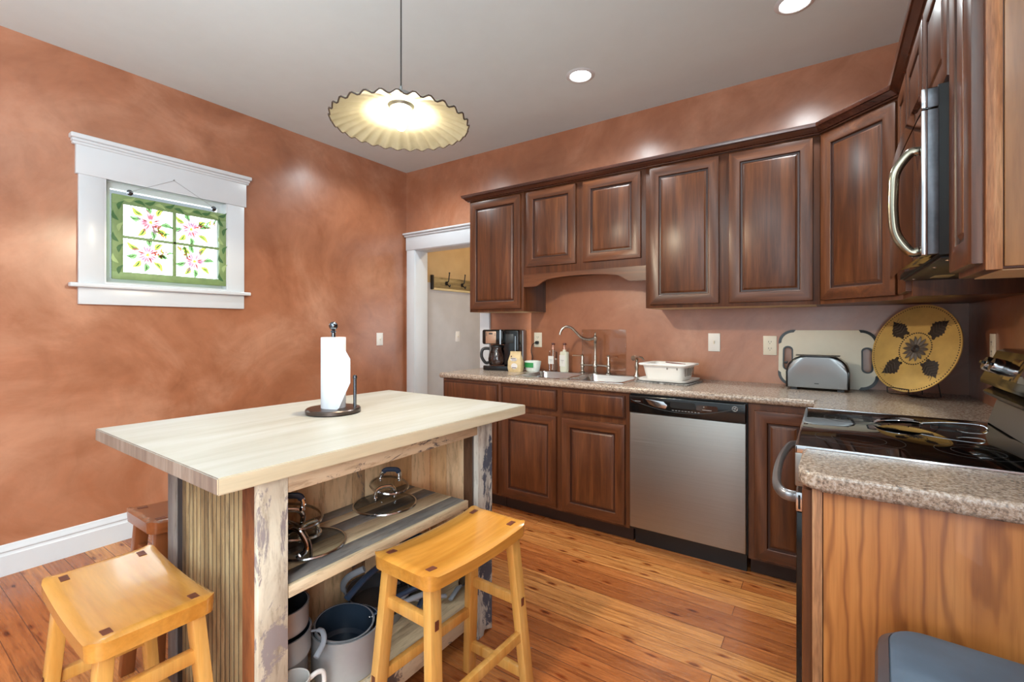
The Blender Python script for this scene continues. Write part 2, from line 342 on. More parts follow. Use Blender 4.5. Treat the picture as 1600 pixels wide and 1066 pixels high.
M['barn_cream'] = barn('cream_shelf_board', [(188, 162, 130), (222, 198, 160), (234, 214, 182)], 'y', 7.4, 8)
M['barn_apron'] = barn('flaked_apron_board', [(150, 120, 100), (206, 180, 148), (226, 210, 182)], 'y', 8.8, 6, (108, 96, 92), .56)
M['pine'] = barn('fresh_pine_plank', [(222, 178, 134), (236, 198, 154), (242, 210, 170)], 'z', 9.9, 6)
M['pine2'] = barn('golden_pine_plank', [(206, 156, 108), (222, 176, 126), (230, 190, 144)], 'z', 11.3, 6)
M['pine_grey'] = barn('knotty_grey_plank', [(160, 124, 92), (200, 160, 118), (214, 178, 136)], 'z', 12.9, 6, (120, 106, 96), .58)
M['pine_brown'] = barn('brown_plank', [(92, 62, 42), (118, 84, 60), (140, 104, 76)], 'z', 13.9, 6)
M['pan'] = simple('grey_nonstick', srgb(140, 144, 150), .42, .2)
M['pan_in'] = simple('black_nonstick', srgb(52, 54, 58), .35)
M['pot_out'] = simple('silver_grey_enamel', srgb(182, 184, 188), .38, .3)
M['pot_in'] = simple('blue_black_nonstick', srgb(40, 52, 66), .28)
M['handle_grey'] = simple('grey_soft_handle', srgb(146, 150, 158), .45)
M['handle_blue'] = simple('blue_black_handle', srgb(48, 62, 84), .3)
M['glass'] = thin('clear_lid_glass', (.975, .985, .98, 1), .05)
M['pyrex'] = thin('carafe_glass', (.42, .42, .44, 1), .2)
M['shade'] = NM('cream_enamel_shade').set(base=srgb(240, 230, 196), rough=.4, trans=0.0).m
def shade_mat():
    m = NM('cream_translucent_shade'); f = m.noise(m.coord(), 20, 3); col = m.ramp(f, [(.3, srgb(168, 162, 140)), (.7, srgb(180, 175, 155))])
    tr = m.new('ShaderNodeBsdfTranslucent'); m.L(col, tr.inputs[0]); mx = m.new('ShaderNodeMixShader'); mx.inputs[0].default_value = .35
    m.set(base=col, rough=.45); m.L(m.b.outputs[0], mx.inputs[1]); m.L(tr.outputs[0], mx.inputs[2]); m.L(mx.outputs[0], m.n['Material Output'].inputs[0]); return m.m
M['shade'] = shade_mat()
def emis(name, col, st):
    m = NM(name); f = m.noise(m.coord(), 3); m.set(base=(1, 1, 1, 1), emit=m.ramp(f, [(0, col), (1, col)]), es=st); return m.m
M['bulb'] = emis('glowing_bulb', (1, .89, .64, 1), 230)
M['can_lens'] = emis('lit_downlight_lens', (1, .985, .95, 1), 14)
M['zinc'] = simple('galvanised_cap', srgb(150, 154, 154), .35, .8, var=.1)
M['cord'] = simple('black_cord', srgb(30, 30, 30), .6)

# ------------------------------------------------------------------ room
RX = 4.0236; CZ = 2.772
struct('floor', MB().box((-.14, -7, -.1), (RX, 2.0, 0)), M['floor'])
struct('ceiling', MB().box((-.14, -7, CZ), (RX + .12, 2.0, CZ + .1)), M['ceiling'])
wl = MB(); WY0, WY1, WZ0, WZ1 = -2.322, -1.655, 1.500, 2.115
for a, b in (((-.14, -7, 0), (0, WY0, CZ)), ((-.14, WY1, 0), (0, .14, CZ)), ((-.14, WY0, 0), (0, WY1, WZ0)), ((-.14, WY0, WZ1), (0, WY1, CZ))): wl.box(a, b)
struct('wall_left', wl, M['plaster'])
wb = MB()
for a, b in (((0, 0, 0), (.136, .14, CZ)), ((.136, 0, 2.0), (.938, .14, CZ)), ((.938, 0, 0), (RX, .14, CZ))): wb.box(a, b)
struct('wall_back', wb, M['plaster'])
struct('wall_right', MB().box((RX, -7, 0), (RX + .12, .14, CZ)), M['plaster'])
# hall beyond the doorway
struct('wall_hall_left', MB().box((-.12, .14, 0), (0, 2.0, CZ)), M['hall_wall'])
struct('wall_hall_far', MB().box((0, 1.22, 0), (1.6, 1.34, CZ)), M['hall_tan'])
struct('wall_hall_right', MB().box((1.5, .14, 0), (1.6, 1.22, CZ)), M['hall_tan'])
point('hall_lamp_light', (.9, .8, 2.55), 12, (1, .84, .6), .06)
area('hall_fill', (1.45, .70, 1.2), (0, 90, 0), .8, 1.6, 9, (.85, .94, 1))  # cool fill added to brighten the lower hall wall

# left baseboard, moulded
prof = [(0, 0), (.018, 0), (.018, .100), (.012, .107), (.011, .116), (.016, .122), (.015, .130), (.009, .137), (.008, .146), (.004, .153), (0, .154)]
bb = MB()
bb.prism([(x, z) for x, z in prof], -7, -.0, plane='xz')
struct('baseboard_left', bb, M['trim'])
# door casing (flat casing with a projecting cap), set proud of the back wall
dc = MB()
dc.box((.030, -.022, 0), (.136, 0, 2.0), .003); dc.box((.938, -.022, 0), (1.040, 0, 2.0), .003)
dc.box((.120, -.012, 0), (.142, .15, 2.0), .002); dc.box((.932, -.012, 0), (.954, .15, 2.0), .002)
dc.box((.136, -.012, 1.994), (.938, .15, 2.018), .002)
dc.box((.022, -.026, 2.0), (1.05, 0, 2.135), .003)
dc.box((.010, -.040, 2.130), (1.062, 0, 2.148), .006); dc.box((-.0, -.055, 2.148), (1.075, 0, 2.168), .008, 3)
struct('trim_1', dc, M['trim'])

# window with craftsman casing
wc = MB(); cy0, cy1 = -2.430, -1.548
wc.box((0, cy0, WZ0), (.022, WY0 + .004, WZ1), .003); wc.box((0, WY1 - .004, WZ0), (.022, cy1, WZ1), .003)
wc.box((0, cy0 - .012, WZ1 - .012), (.028, cy1 + .012, 2.285), .003)
for i, (p, z0, z1) in enumerate(((.034, 2.262, 2.280), (.042, 2.276, 2.294), (.056, 2.292, 2.318))): wc.box((0, cy0 - .01 - p * .5, z0), (p, cy1 + .01 + p * .5, z1), .006, 3)
wc.box((0, cy0 - .04, 1.476), (.048, cy1 + .035, WZ0), .006, 3)
wc.box((0, cy0, 1.382), (.02, cy1, 1.478), .003)
# jamb and sash
jy0, jy1, jz0, jz1 = WY0 - .001, WY1 + .001, WZ0 - .001, WZ1 + .001
for a, b in (((-.13, jy0, jz0 + .013), (.019, jy0 + .013, jz1 - .013)), ((-.13, jy1 - .013, jz0 + .013), (.019, jy1, jz1 - .013)), ((-.13, jy0, jz1 - .013), (.018, jy1, jz1)), ((-.13, jy0, jz0), (.018, jy1, jz0 + .013))): wc.box(a, b)
ky0, ky1, kz0, kz1 = jy0 + .013, jy1 - .013, jz0 + .013, jz1 - .013
for a, b in (((-.075, ky0, kz0 + .032), (-.04, ky0 + .032, kz1 - .032)), ((-.075, ky1 - .032, kz0 + .032), (-.04, ky1, kz1 - .032)), ((-.075, ky0, kz1 - .032), (-.041, ky1, kz1)), ((-.075, ky0, kz0), (-.041, ky1, kz0 + .032))): wc.box(a, b)
win = struct('window_1', wc, M['trim'])
MB().box((-.06, WY0 + .03, WZ0 + .03), (-.056, WY1 - .03, WZ1 - .03)).build('pane', thin('window_pane_glass', (.98, 1, 1, 1), .1, .01), win)

# ------------------------------------------------------------------ painted glass panel hanging in the window
def P3(y, z, x=.012): return (x, y, z)
py0, py1, pz0, pz1 = -2.284, -1.668, 1.535, 2.030; px = .012
tp = Thing('painted_glass_panel', 'small green wooden sash with pink flowers painted on its four panes, hanging in the window', 'hanging panel', (px, (py0 + py1) / 2, pz0))
gm = simple('sage_green_frame_paint', srgb(126, 152, 98), .45, var=.1, scale=12); gd = simple('dark_green_leaf_paint', srgb(66, 108, 62), .5, var=.1, scale=30); gl = simple('pale_green_leaf_paint', srgb(160, 184, 124), .5, var=.1)
fw = .052; fr = MB()
fr.box((px - .009, py0, pz0), (px + .009, py1, pz0 + fw * .85), .003); fr.box((px - .009, py0, pz1 - fw), (px + .009, py1, pz1), .003)
fr.box((px - .009, py0, pz0 + fw * .84), (px + .0085, py0 + fw, pz1 - fw + .001), .002); fr.box((px - .009, py1 - fw * .85, pz0 + fw * .84), (px + .0085, py1, pz1 - fw + .001), .002)
frame = tp.w('frame', fr, gm)
ym, zm = (py0 + py1) / 2 + .004, (pz0 + pz1) / 2 + .004
mu = MB().box((px - .007, ym - .009, pz0 + .03), (px + .008, ym + .009, pz1 - .03), .002).box((px - .007, py0 + .03, zm - .008), (px + .008, py1 - .03, zm + .008), .002)
tp.w('muntin', mu, gm)
def leaf(mb, y, z, ang, L, W, x, mi=0, curve=.15):
    ts = [0, .15, .35, .6, .85, 1]; ws = [.05, .6, 1, .8, .35, .02]; a = R_(ang); d = Vector((0, math.cos(a), math.sin(a))); n = Vector((0, -d.z, d.y)); vs = []; o = Vector((x, y, z))
    for t, q in zip(ts, ws):
        c = o + d * L * t + n * curve * L * math.sin(t * PI) * .6
        vs += [c + n * W * q * .5, c - n * W * q * .5]
    m_ = len(vs); vs2 = [v + Vector((.0006, 0, 0)) for v in vs]
    fs = [[2 * i, 2 * i + 1, 2 * i + 3, 2 * i + 2] for i in range(5)]
    mb.add([tuple(v) for v in vs2], fs, mi)
lv = MB(); rr = random.Random(3)
n = 11
for i in range(n):
    y = py0 + .05 + (py1 - py0 - .1) * i / (n - 1)
    leaf(lv, y, pz1 - fw / 2, (-20 if i % 2 else 25) + rr.uniform(-8, 8), .062, .022, px + .0095, 0 if i % 3 else 1, .3 if i % 2 else -.3)
for i in range(7):
    z = pz0 + .03 + (pz1 - pz0 - .12) * i / 6
    for y, s in ((py0 + fw / 2, 1), (py1 - fw * .42, -1)): leaf(lv, y + .003, z, 90 + s * (25 if i % 2 else -25), .062, .022, px + .0095, 0 if i % 3 != 1 else 1, .3)
tp.w('painted_leaves', lv, [gd, gl], parent=frame)
fmats = []
for nm_, col_ in (('pink_petal_paint', (232, 158, 168)), ('lilac_petal_paint', (216, 182, 206)), ('olive_leaf_paint', (158, 168, 76)), ('berry_red_paint', (180, 90, 66)), ('ochre_paint', (222, 176, 70)), ('moss_leaf_paint', (112, 148, 96))):
    m_ = NM('backlit_' + nm_); cc_ = m_.ramp(m_.noise(m_.coord(), 60, 3), [(.3, srgb(*[c * .9 for c in col_])), (.7, srgb(*col_))]); tr_ = m_.new('ShaderNodeBsdfTranslucent'); m_.L(cc_, tr_.inputs[0]); tp_ = m_.new('ShaderNodeBsdfTransparent'); m_.L(cc_, tp_.inputs[0])
    m_.set(base=cc_, rough=.5); mx_ = m_.new('ShaderNodeMixShader'); mx_.inputs[0].default_value = .5; m_.L(tr_.outputs[0], mx_.inputs[1]); m_.L(tp_.outputs[0], mx_.inputs[2])
    mz_ = m_.new('ShaderNodeMixShader'); mz_.inputs[0].default_value = .62; m_.L(m_.b.outputs[0], mz_.inputs[1]); m_.L(mx_.outputs[0], mz_.inputs[2]); m_.L(mz_.outputs[0], m_.n['Material Output'].inputs[0]); fmats.append(m_.m)
gpan = NM('frosted_pane_glass'); gpan.set(base=(.96, .98, .98, 1), rough=.25, trans=1.0, ior=1.05); gpan.bump(gpan.noise(gpan.coord(), 6), .02)
def pane(y0, y1, z0, z1, fy, fz, mcol, dirb, seed):
    p = tp.w('pane', MB().box((px - .002, y0, z0), (px + .001, y1, z1)), gpan.m)
    r = random.Random(seed); f = MB(); x = px + .0012; sc = (y1 - y0)
    def off(a, d): return fy + math.cos(R_(a)) * sc * d, fz + math.sin(R_(a)) * sc * d
    for k in range(8): a = k * 45 + r.uniform(-14, 14); leaf(f, *off(a, .20), a, sc * .28 * r.uniform(.8, 1.1), sc * .13, x, (5, 2)[k % 2], .25); leaf(f, *off(a, .24), a + 6, sc * .18, sc * .03, x + .0002, 5, .25)
    for k in range(8): a = 20 + k * 45 + r.uniform(-6, 6); leaf(f, *off(a, .045), a, sc * .26 * r.uniform(.85, 1.15), sc * .15, x + .0004, mcol if k % 3 else 1 - mcol, .08); leaf(f, *off(a, .06), a + 4, sc * .16, sc * .03, x + .0006, 3 if k % 3 == 0 else 0, .08)
    for k in range(5): leaf(f, fy, fz, k * 72, sc * .06, sc * .04, x + .0008, 4, 0)
    for k in range(15):
        t = k / 14; yy = fy + dirb[0] * sc * (.2 + .42 * t); zz = fz + dirb[1] * sc * (.2 + .42 * t) + sc * .04 * math.sin(t * 9)
        leaf(f, min(max(yy, y0 + .008), y1 - .02), min(max(zz, z0 + .008), z1 - .008), r.uniform(0, 360), sc * .05, sc * .035, x + .0006, 3 if k % 3 else 4, 0)
    for k in range(4): leaf(f, min(max(fy + dirb[0] * sc * (.3 + .1 * k), y0 + .03), y1 - .03), min(max(fz + dirb[1] * sc * (.3 + .1 * k), z0 + .03), z1 - .03), r.uniform(-60, 200), sc * .17, sc * .06, x + .0002, (2, 5)[k % 2], .2)
    tp.w('painted_flower', f, fmats, parent=p)
ya, yb, yc, yd = py0 + fw, ym - .009, ym + .009, py1 - fw * .85; za, zb, zc_, zd = pz0 + fw * .85, zm - .008, zm + .008, pz1 - fw
pane(ya, yb, zc_, zd, ya + .135, zc_ + .10, 0, (.45, -.55), 1); pane(yc, yd, zc_, zd, yc + .085, zc_ + .095, 1, (.9, .35), 2)
pane(ya, yb, za, zb, ya + .12, za + .115, 1, (.65, .1), 4); pane(yc, yd, za, zb, yc + .105, za + .105, 1, (-.6, .45), 5)
for y in (-2.20, -1.745):
    hk = tp.w('hanging_hook', MB().lathe([(0, .006), (.006, .006), (.012, .003), (.017, 0), (.006, -.002), (0, -.002)], 20, Tm((px + .004, y, 2.052), ry=90)), M['gunmetal'])
tp.w('hanging_wire', MB().tube([(px + .014, -2.20, 2.056), (.032, -1.98, 2.178), (px + .014, -1.745, 2.056)], .0012, 6), M['mid_grey'])
tp.w('hanging_nail', MB().tube([(.026, -1.98, 2.18), (.036, -1.98, 2.18)], .004, 8), M['mid_grey'])

# ------------------------------------------------------------------ pendant lamp
PX, PY, PZ = 2.012, -1.90, 2.075
pl = Thing('pendant_lamp', 'pendant lamp with ruffled cream shade and dark wavy rim hung on a black cord', 'pendant lamp', (PX, PY, PZ))
pl.l('cord', MB().tube([(0, 0, CZ - PZ - .02), (0, 0, .14)], .0028, 8), M['cord'])
pl.l('ceiling_canopy', MB().lathe([(0, CZ - PZ), (.06, CZ - PZ), (.06, CZ - PZ - .012), (.03, CZ - PZ - .03), (0, CZ - PZ - .03)], 28), M['zinc'])
pl.l('socket_cap', MB().lathe([(0, .155), (.006, .155), (.008, .135), (.02, .128), (.045, .122), (.052, .112), (.052, .104), (.057, .100), (.057, .084), (.045, .066), (.03, .062), (0, .062)], 36), M['zinc'])
sh = MB(); N = 360; rs = [(.048, .078), (.09, .066), (.138, .048), (.142, .043), (.17, .036), (.21, .024), (.245, .012), (.272, .0)]
def ruf(r, z, k, dz=0): a = 2 * PI * k / N; t = max(0, (r - .142) / .13); w_ = math.sin(30 * a); return (math.cos(a) * (r + .003 * t * w_), math.sin(a) * (r + .003 * t * w_), z + .006 * t * w_ + dz)
vs = []; fs = []
for (r, z) in rs: vs += [ruf(r, z, k) for k in range(N)]
for (r, z) in rs: vs += [ruf(r, z, k, .003) for k in range(N)]
nr = len(rs)
for i in range(nr - 1):
    for k in range(N):
        k2 = (k + 1) % N; fs.append([i * N + k, i * N + k2, (i + 1) * N + k2, (i + 1) * N + k]); b_ = nr * N; fs.append([b_ + (i + 1) * N + k, b_ + (i + 1) * N + k2, b_ + i * N + k2, b_ + i * N + k])
for k in range(N):
    k2 = (k + 1) % N; fs.append([(nr - 1) * N + k, (nr - 1) * N + k2, (2 * nr - 1) * N + k2, (2 * nr - 1) * N + k]); fs.append([nr * N + k, nr * N + k2, k2, k])
sh.add(vs, fs); shade = pl.l('lamp_shade', sh, M['shade'], smooth=80)
pl.l('shade_rim', MB().tube([ruf(.272, .0015, k) for k in range(0, N, 2)], .0032, 6, closed=True), simple('dark_brown_rim', srgb(60, 48, 40), .5), parent=shade)
pl.l('bulb', MB().lathe([(0, -.022), (.012, -.02), (.022, -.008), (.025, .006), (.021, .022), (.013, .04), (.013, .062), (0, .062)], 24), M['bulb'])

lb = bpy.data.lights.new('pendant_added_spot', 'SPOT'); lb.energy = 62; lb.color = (1, .87, .65); lb.spot_size = R_(174); lb.spot_blend = .12; lb.shadow_soft_size = .035  # spot added under the bulb: lights the room without overexposing the shade
lbo = bpy.data.objects.new('pendant_added_spot', lb); C.objects.link(lbo); lbo.location = (PX, PY, PZ - .03)

# ------------------------------------------------------------------ recessed downlights
def downlight(x, y, label):
    t = Thing('recessed_light', label, 'ceiling light', (x, y, CZ), group='recessed downlights in the ceiling')
    t.l('trim_ring', MB().lathe([(.062, -.004), (.066, -.007), (.078, -.005), (.086, -.001), (.086, .0), (.062, .0)], 40), M['trim'])
    t.l('lens', MB().lathe([(0, -.004), (.060, -.004), (.063, -.001), (0, -.001)], 40), M['can_lens'])
    l = bpy.data.lights.new('downlight_beam', 'SPOT'); l.energy = 48; l.color = (.88, .97, 1); l.spot_size = R_(150); l.spot_blend = .6; l.shadow_soft_size = .055
    o = bpy.data.objects.new('downlight_beam', l); C.objects.link(o); o.location = (x, y, CZ - .02)
downlight(2.207, -.654, 'round lit recessed downlight fully in view on the ceiling')
downlight(3.314, -.664, 'round lit recessed downlight cut off by the top edge, near the corner cabinet')
downlight(.66, -.69, 'round lit recessed downlight hidden behind the pendant shade')

# ------------------------------------------------------------------ cabinets
def panel_door(x0, z0, x1, z1, yb, th=.02, st=.058, raised=True, mb=None):
    """raised panel door facing -y; back at yb"""
    mb = mb or MB(); f = yb - th
    if raised:
        L_ = [(0, yb), (0, f + .004), (.0015, f + .0015), (.005, f), (st - .004, f), (st - .001, f + .002), (st + .002, f + .009), (st + .008, f + .010), (st + .012, f + .009), (st + .019, f + .003), (st + .022, f + .0015)]
        mis = [0, 0, 0, 9, 0, 1, 1, 1, 0, 0]
    else:
        L_ = [(0, yb), (0, f + .006), (.002, f + .004), (.010, f + .0035), (.014, f + .001), (.018, f)]; mis = [0, 0, 1, 0, 0]
    mb.rings([(x0 + i, z0 + i, x1 - i, z1 - i, y) for i, y in L_], mis=mis); return mb
UB, UT, UF = 1.372, 2.262, -.325
# upper cabinets on the back wall
def carcass(x0, x1, z0, z1, y0, y1, T=None, under=True):
    mb = MB(T) if T else MB(); mb.box((x0, y0, z0), (x1, y1, z1), .0008, 1); return mb
c1 = Thing('wall_cabinet', 'narrow single-door walnut wall cabinet at the left end over the coffee maker', 'wall cabinet', (1.33, 0, UB))
c1.w('body', MB().box((1.078, UF, UB), (1.588, -.001, UT), .001), M['cabm'])
c1.w('door', panel_door(1.095, 1.392, 1.568, 2.234, UF), M['cabm'])
c1.w('underside', MB().box((1.096, -.30, UB - .0015), (1.57, -.012, UB)), M['cabin'])
c2 = Thing('wall_cabinet', 'short two-door walnut wall cabinet with arched valance above the sink', 'wall cabinet', (2.04, 0, 1.64))
c2.w('body', MB().box((1.588, UF, 1.64), (2.498, -.001, UT), .001), M['cabm'])
c2.w('door', panel_door(1.620, 1.691, 2.019, 2.234, UF), M['cabm']); c2.w('door', panel_door(2.072, 1.691, 2.470, 2.234, UF), M['cabm'])
va = [(1.588, 1.641), (1.588, 1.548), (1.690, 1.548)]
pts = [(1.690, 1.548), (1.712, 1.556), (1.735, 1.572), (1.775, 1.592), (1.85, 1.603), (1.95, 1.609), (2.045, 1.611)]
va += pts[1:]; va += [(2 * 2.043 - x, z) for x, z in pts[::-1][1:]] + [(2.498, 1.548), (2.498, 1.641)]
c2.w('valance', MB().prism(va, UF, UF + .019, 'xz'), M['cab_h'])
c3 = Thing('wall_cabinet', 'tall two-door walnut wall cabinet over the dishwasher and dish tub', 'wall cabinet', (2.95, 0, UB))
c3.w('body', MB().box((2.498, UF, UB), (3.409, -.001, UT), .001), M['cabm'])
c3.w('door', panel_door(2.526, 1.392, 2.925, 2.234, UF), M['cabm']); c3.w('door', panel_door(2.978, 1.392, 3.378, 2.234, UF), M['cabm'])
c3.w('underside', MB().box((2.516, -.30, UB - .0015), (3.39, -.012, UB)), M['cabin'])
# diagonal corner cabinet
XF = 3.709
c4 = Thing('wall_cabinet', 'diagonal corner walnut wall cabinet between sink wall and microwave', 'wall cabinet', (3.75, -.25, UB))
c4.w('body', MB().prism([(3.41, -.001), (3.41, UF), (XF, -.61), (RX - .001, -.61), (RX - .001, -.001)], UB, UT, 'xy'), M['cabm'])
A = Vector((3.41, UF, 0)); B = Vector((XF, -.61, 0)); dd = (B - A); Ld = dd.length; ang = math.atan2(dd.y, dd.x)
TD = Matrix.Translation(A) @ Matrix.Rotation(ang, 4, 'Z')
c4.w('door', panel_door(.018, 1.392, Ld - .018, 2.234, 0, mb=MB(TD)), M['cabm'])
# right wall: local x runs along -y, door faces -x
def TR(y0): return Matrix.Translation((XF, y0, 0)) @ Matrix.Rotation(R_(-90), 4, 'Z')
c5 = Thing('wall_cabinet', 'narrow walnut wall cabinet squeezed between corner cabinet and microwave', 'wall cabinet', (3.86, -.75, UB))
c5.w('body', MB().box((XF, -.886, UB), (RX - .001, -.611, UT), .001), M['cabm'])
c5.w('door', panel_door(.02, 1.392, .262, 2.234, 0, mb=MB(TR(-.611))), M['cabm'])
c6 = Thing('wall_cabinet', 'short two-door walnut wall cabinet directly above the microwave', 'wall cabinet', (3.86, -1.27, 1.865))
c6.w('body', MB().box((XF, -1.648, 1.865), (RX - .001, -.887, UT), .001), M['cabm'])
c6.w('door', panel_door(.016, 1.885, .368, 2.234, 0, mb=MB(TR(-.887))), M['cabm']); c6.w('door', panel_door(.394, 1.885, .746, 2.234, 0, mb=MB(TR(-.887))), M['cabm'])
YE = -1.889
c7 = Thing('wall_cabinet', 'tall walnut wall cabinet at the right edge with pale oak side panel toward the viewer', 'wall cabinet', (3.86, -1.77, UB))
c7.w('body', MB().box((XF, YE + .002, UB), (RX - .001, -1.650, UT), .001), M['cabm'])
c7.w('door', panel_door(.012, 1.386, .222, 2.234, 0, mb=MB(TR(-1.652))), M['cabm'])
c7.w('end_panel', MB().box((3.735, YE - .006, UB + .004), (RX - .002, YE + .002, UT), .001), wood('lighter_brown_veneer', srgb(132, 88, 48), srgb(150, 104, 60), srgb(168, 122, 76), 'z', .8, .35, .2, .03, streak=.2))
c7.w('face_frame_edge', MB().box((XF, YE - .004, UB - .002), (3.733, YE + .002, UT), .001), M['oak_edge'])
c7.w('underside', MB().box((3.735, YE + .012, UB - .003), (RX - .004, -1.66, UB - .0005)), M['cabin'])
# crown moulding: profile swept along the cabinet fronts
cp = [(0, UT - .014), (.012, UT - .014), (.016, UT - .008), (.022, UT - .006), (.030, UT + .004), (.042, UT + .014), (.048, UT + .016), (.052, UT + .028), (.052, UT + .034), (0, UT + .034)]
path = [(1.078, -.001), (1.078, UF), (3.41, UF), (XF, -.61), (XF, YE), (RX, YE)]
cm = MB(); P2 = [Vector(p) for p in path]; offs = []
for i, p in enumerate(P2):
    ds = []
    if i > 0: ds.append((P2[i] - P2[i - 1]).normalized())
    if i < len(P2) - 1: ds.append((P2[i + 1] - P2[i]).normalized())
    ns = [Vector((d.y, -d.x)) for d in ds]; nn = sum(ns, Vector((0, 0))).normalized(); k = 1 / max(.3, nn.dot(ns[0])); offs.append(nn * k)
vs = []; fs = []
for p, o in zip(P2, offs): vs += [(p.x + o.x * (a + .0005), p.y + o.y * (a + .0005), z) for a, z in cp]
n = len(cp)
for i in range(len(P2) - 1):
    for k in range(n): fs.append([i * n + k, i * n + (k + 1) % n, (i + 1) * n + (k + 1) % n, (i + 1) * n + k])
fs.append(list(range(n))[::-1]); fs.append([(len(P2) - 1) * n + k for k in range(n)])
cm.add(vs, fs)
solo('crown_molding', cm, M['crown'], 'dark stepped crown molding running along the tops of all the wall cabinets', 'molding', smooth=20)

# base cabinets
BF = -.61; BT = .872
def base_body(x0, x1, th, name_label, parts):
    t = Thing('base_cabinet', name_label, 'base cabinet', ((x0 + x1) / 2, -.3, 0))
    t.w('body', MB().box((x0, BF, .095), (x1, -.001, BT), .001), M['cabm'])
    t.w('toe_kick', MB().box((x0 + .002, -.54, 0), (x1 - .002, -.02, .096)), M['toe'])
    for kind, a in parts:
        if kind == 'drawer': t.w('drawer_front', panel_door(a[0], a[1], a[2], a[3], BF, .02, raised=False), M['cabm'])
        else: t.w('door', panel_door(a[0], a[1], a[2], a[3], BF), M['cabm'])
    return t
b1 = base_body(1.056, 1.584, 0, 'walnut base cabinet at the left end, under the coffee maker', [('drawer', (1.073, .725, 1.564, .858)), ('door', (1.073, .112, 1.564, .690))])
b2 = base_body(1.5845, 2.498, 0, 'wide walnut sink base cabinet with two drawer fronts over two doors', [('drawer', (1.603, .725, 2.025, .858)), ('drawer', (2.066, .725, 2.473, .858)), ('door', (1.603, .112, 2.025, .690)), ('door', (2.066, .112, 2.473, .690))])
bpy.data.objects.remove([c for c in b2.o.children if c.name.startswith('body')][0])
ob_ = MB(); ob_.box((1.5845, BF, .095), (2.498, BF + .019, BT)); ob_.box((1.5845, BF + .019, .095), (1.6, -.001, BT)); ob_.box((2.482, BF + .019, .095), (2.498, -.001, BT)); ob_.box((1.6, BF + .019, .095), (2.482, -.001, .113))
b2.w('body', ob_, M['cabm'])
b3 = Thing('base_cabinet', 'walnut corner base cabinet between dishwasher and range', 'base cabinet', (3.4, -.3, 0))
b3.w('body', MB().prism([(3.112, BF), (3.412, BF), (3.412, -.884), (RX - .002, -.884), (RX - .002, -.001), (3.112, -.001)], .095, BT, 'xy'), M['cabm'])
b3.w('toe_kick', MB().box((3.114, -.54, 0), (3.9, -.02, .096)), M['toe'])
b3.w('door', panel_door(3.140, .112, 3.390, .842, BF), M['cabm'])
# near base cabinet with end panel
b4 = Thing('base_cabinet', 'narrow base cabinet in the right foreground with grained orange oak end panel', 'base cabinet', (3.7, -1.77, 0))
b4.w('body', MB().box((3.412, YE + .006, .0), (RX - .002, -1.653, BT), .001), M['cabm'])
b4.w('end_panel', MB().box((3.436, YE - .002, 0), (RX - .003, YE + .006, BT), .0005), M['oak'])
b4.w('face_frame_edge', MB().box((3.414, YE - .004, 0), (3.434, YE + .006, BT), .001), M['oak_edge'])
TB = Matrix.Translation((3.412, -1.655, 0)) @ Matrix.Rotation(R_(-90), 4, 'Z')
b4.w('door', panel_door(.01, .112, .215, .86, 0, mb=MB(TB)), M['cabm'])

# countertop: L-shaped back run with cut-out for the sink, then the near piece
CT0, CT1 = .875, .914
SX0, SX1, SY0, SY1 = 1.602, 2.432, -.548, -.045
ct = MB()
def nose(mb, p, q, nrm, th=.039, r=.016):
    # rounded front edge strip from p to q, outward normal nrm
    p = Vector(p + (0,)); q = Vector(q + (0,)); nv = Vector(nrm + (0,)); pr = [(0, CT0)]
    for k in range(9): a = R_(-90 + 180 * k / 8); pr.append((.0 + r * math.cos(a), CT0 + th / 2 + (th / 2) * math.sin(a)))
    pr.append((0, CT1)); vs = []
    for e in (p, q): vs += [tuple(e + nv * a + Vector((0, 0, z))) for a, z in pr]
    n = len(pr); fs = [[k, (k + 1) % n, n + (k + 1) % n, n + k] for k in range(n)] + [list(range(n))[::-1], [n + k for k in range(n)]]
    mb.add(vs, fs)
e = .016; cf = -.635 + e; XC = 3.389 + e
hx0, hx1, hy0, hy1 = SX0 + .015, SX1 - .015, SY0 + .015, SY1 - .015
for a, b in (((1.043, cf), (hx0, -.001)), ((hx1, cf), (XC, -.001)), ((hx0, cf), (hx1, hy0)), ((hx0, hy1), (hx1, -.001)), ((XC, -.883), (RX - .001, -.001))): ct.box(a + (CT0,), b + (CT1,))
nose(ct, (1.043, cf), (XC - e, cf), (0, -1)); nose(ct, (XC, cf - e), (XC, -.883), (-1, 0)); nose(ct, (1.043, cf), (1.043, -.001), (-1, 0))
ct.lathe([(0, CT0), (.006, CT0), (.013, CT0 + .007), (.016, CT0 + .0195), (.013, CT1 - .007), (.006, CT1), (0, CT1)], 24, Tm((1.043, cf, 0)))
solo('countertop', ct, M['laminate'], 'L-shaped speckled brown laminate countertop running under the sink to the range', 'countertop')
c2t = MB(); x0, y0, y1 = 3.385, -1.915, -1.655
pol = [(RX - .001, y1), (x0, y1)] + [(x0 + .05 - .05 * math.cos(R_(a)), y0 + .05 - .05 * math.sin(R_(a))) for a in range(0, 91, 15)] + [(RX - .001, y0)]
c2t.prism(pol, CT0 - .002, CT1, 'xy', bev=.012, seg=4)
solo('countertop', c2t, M['laminate'], 'short speckled countertop piece in the right foreground, near side of the range', 'countertop')

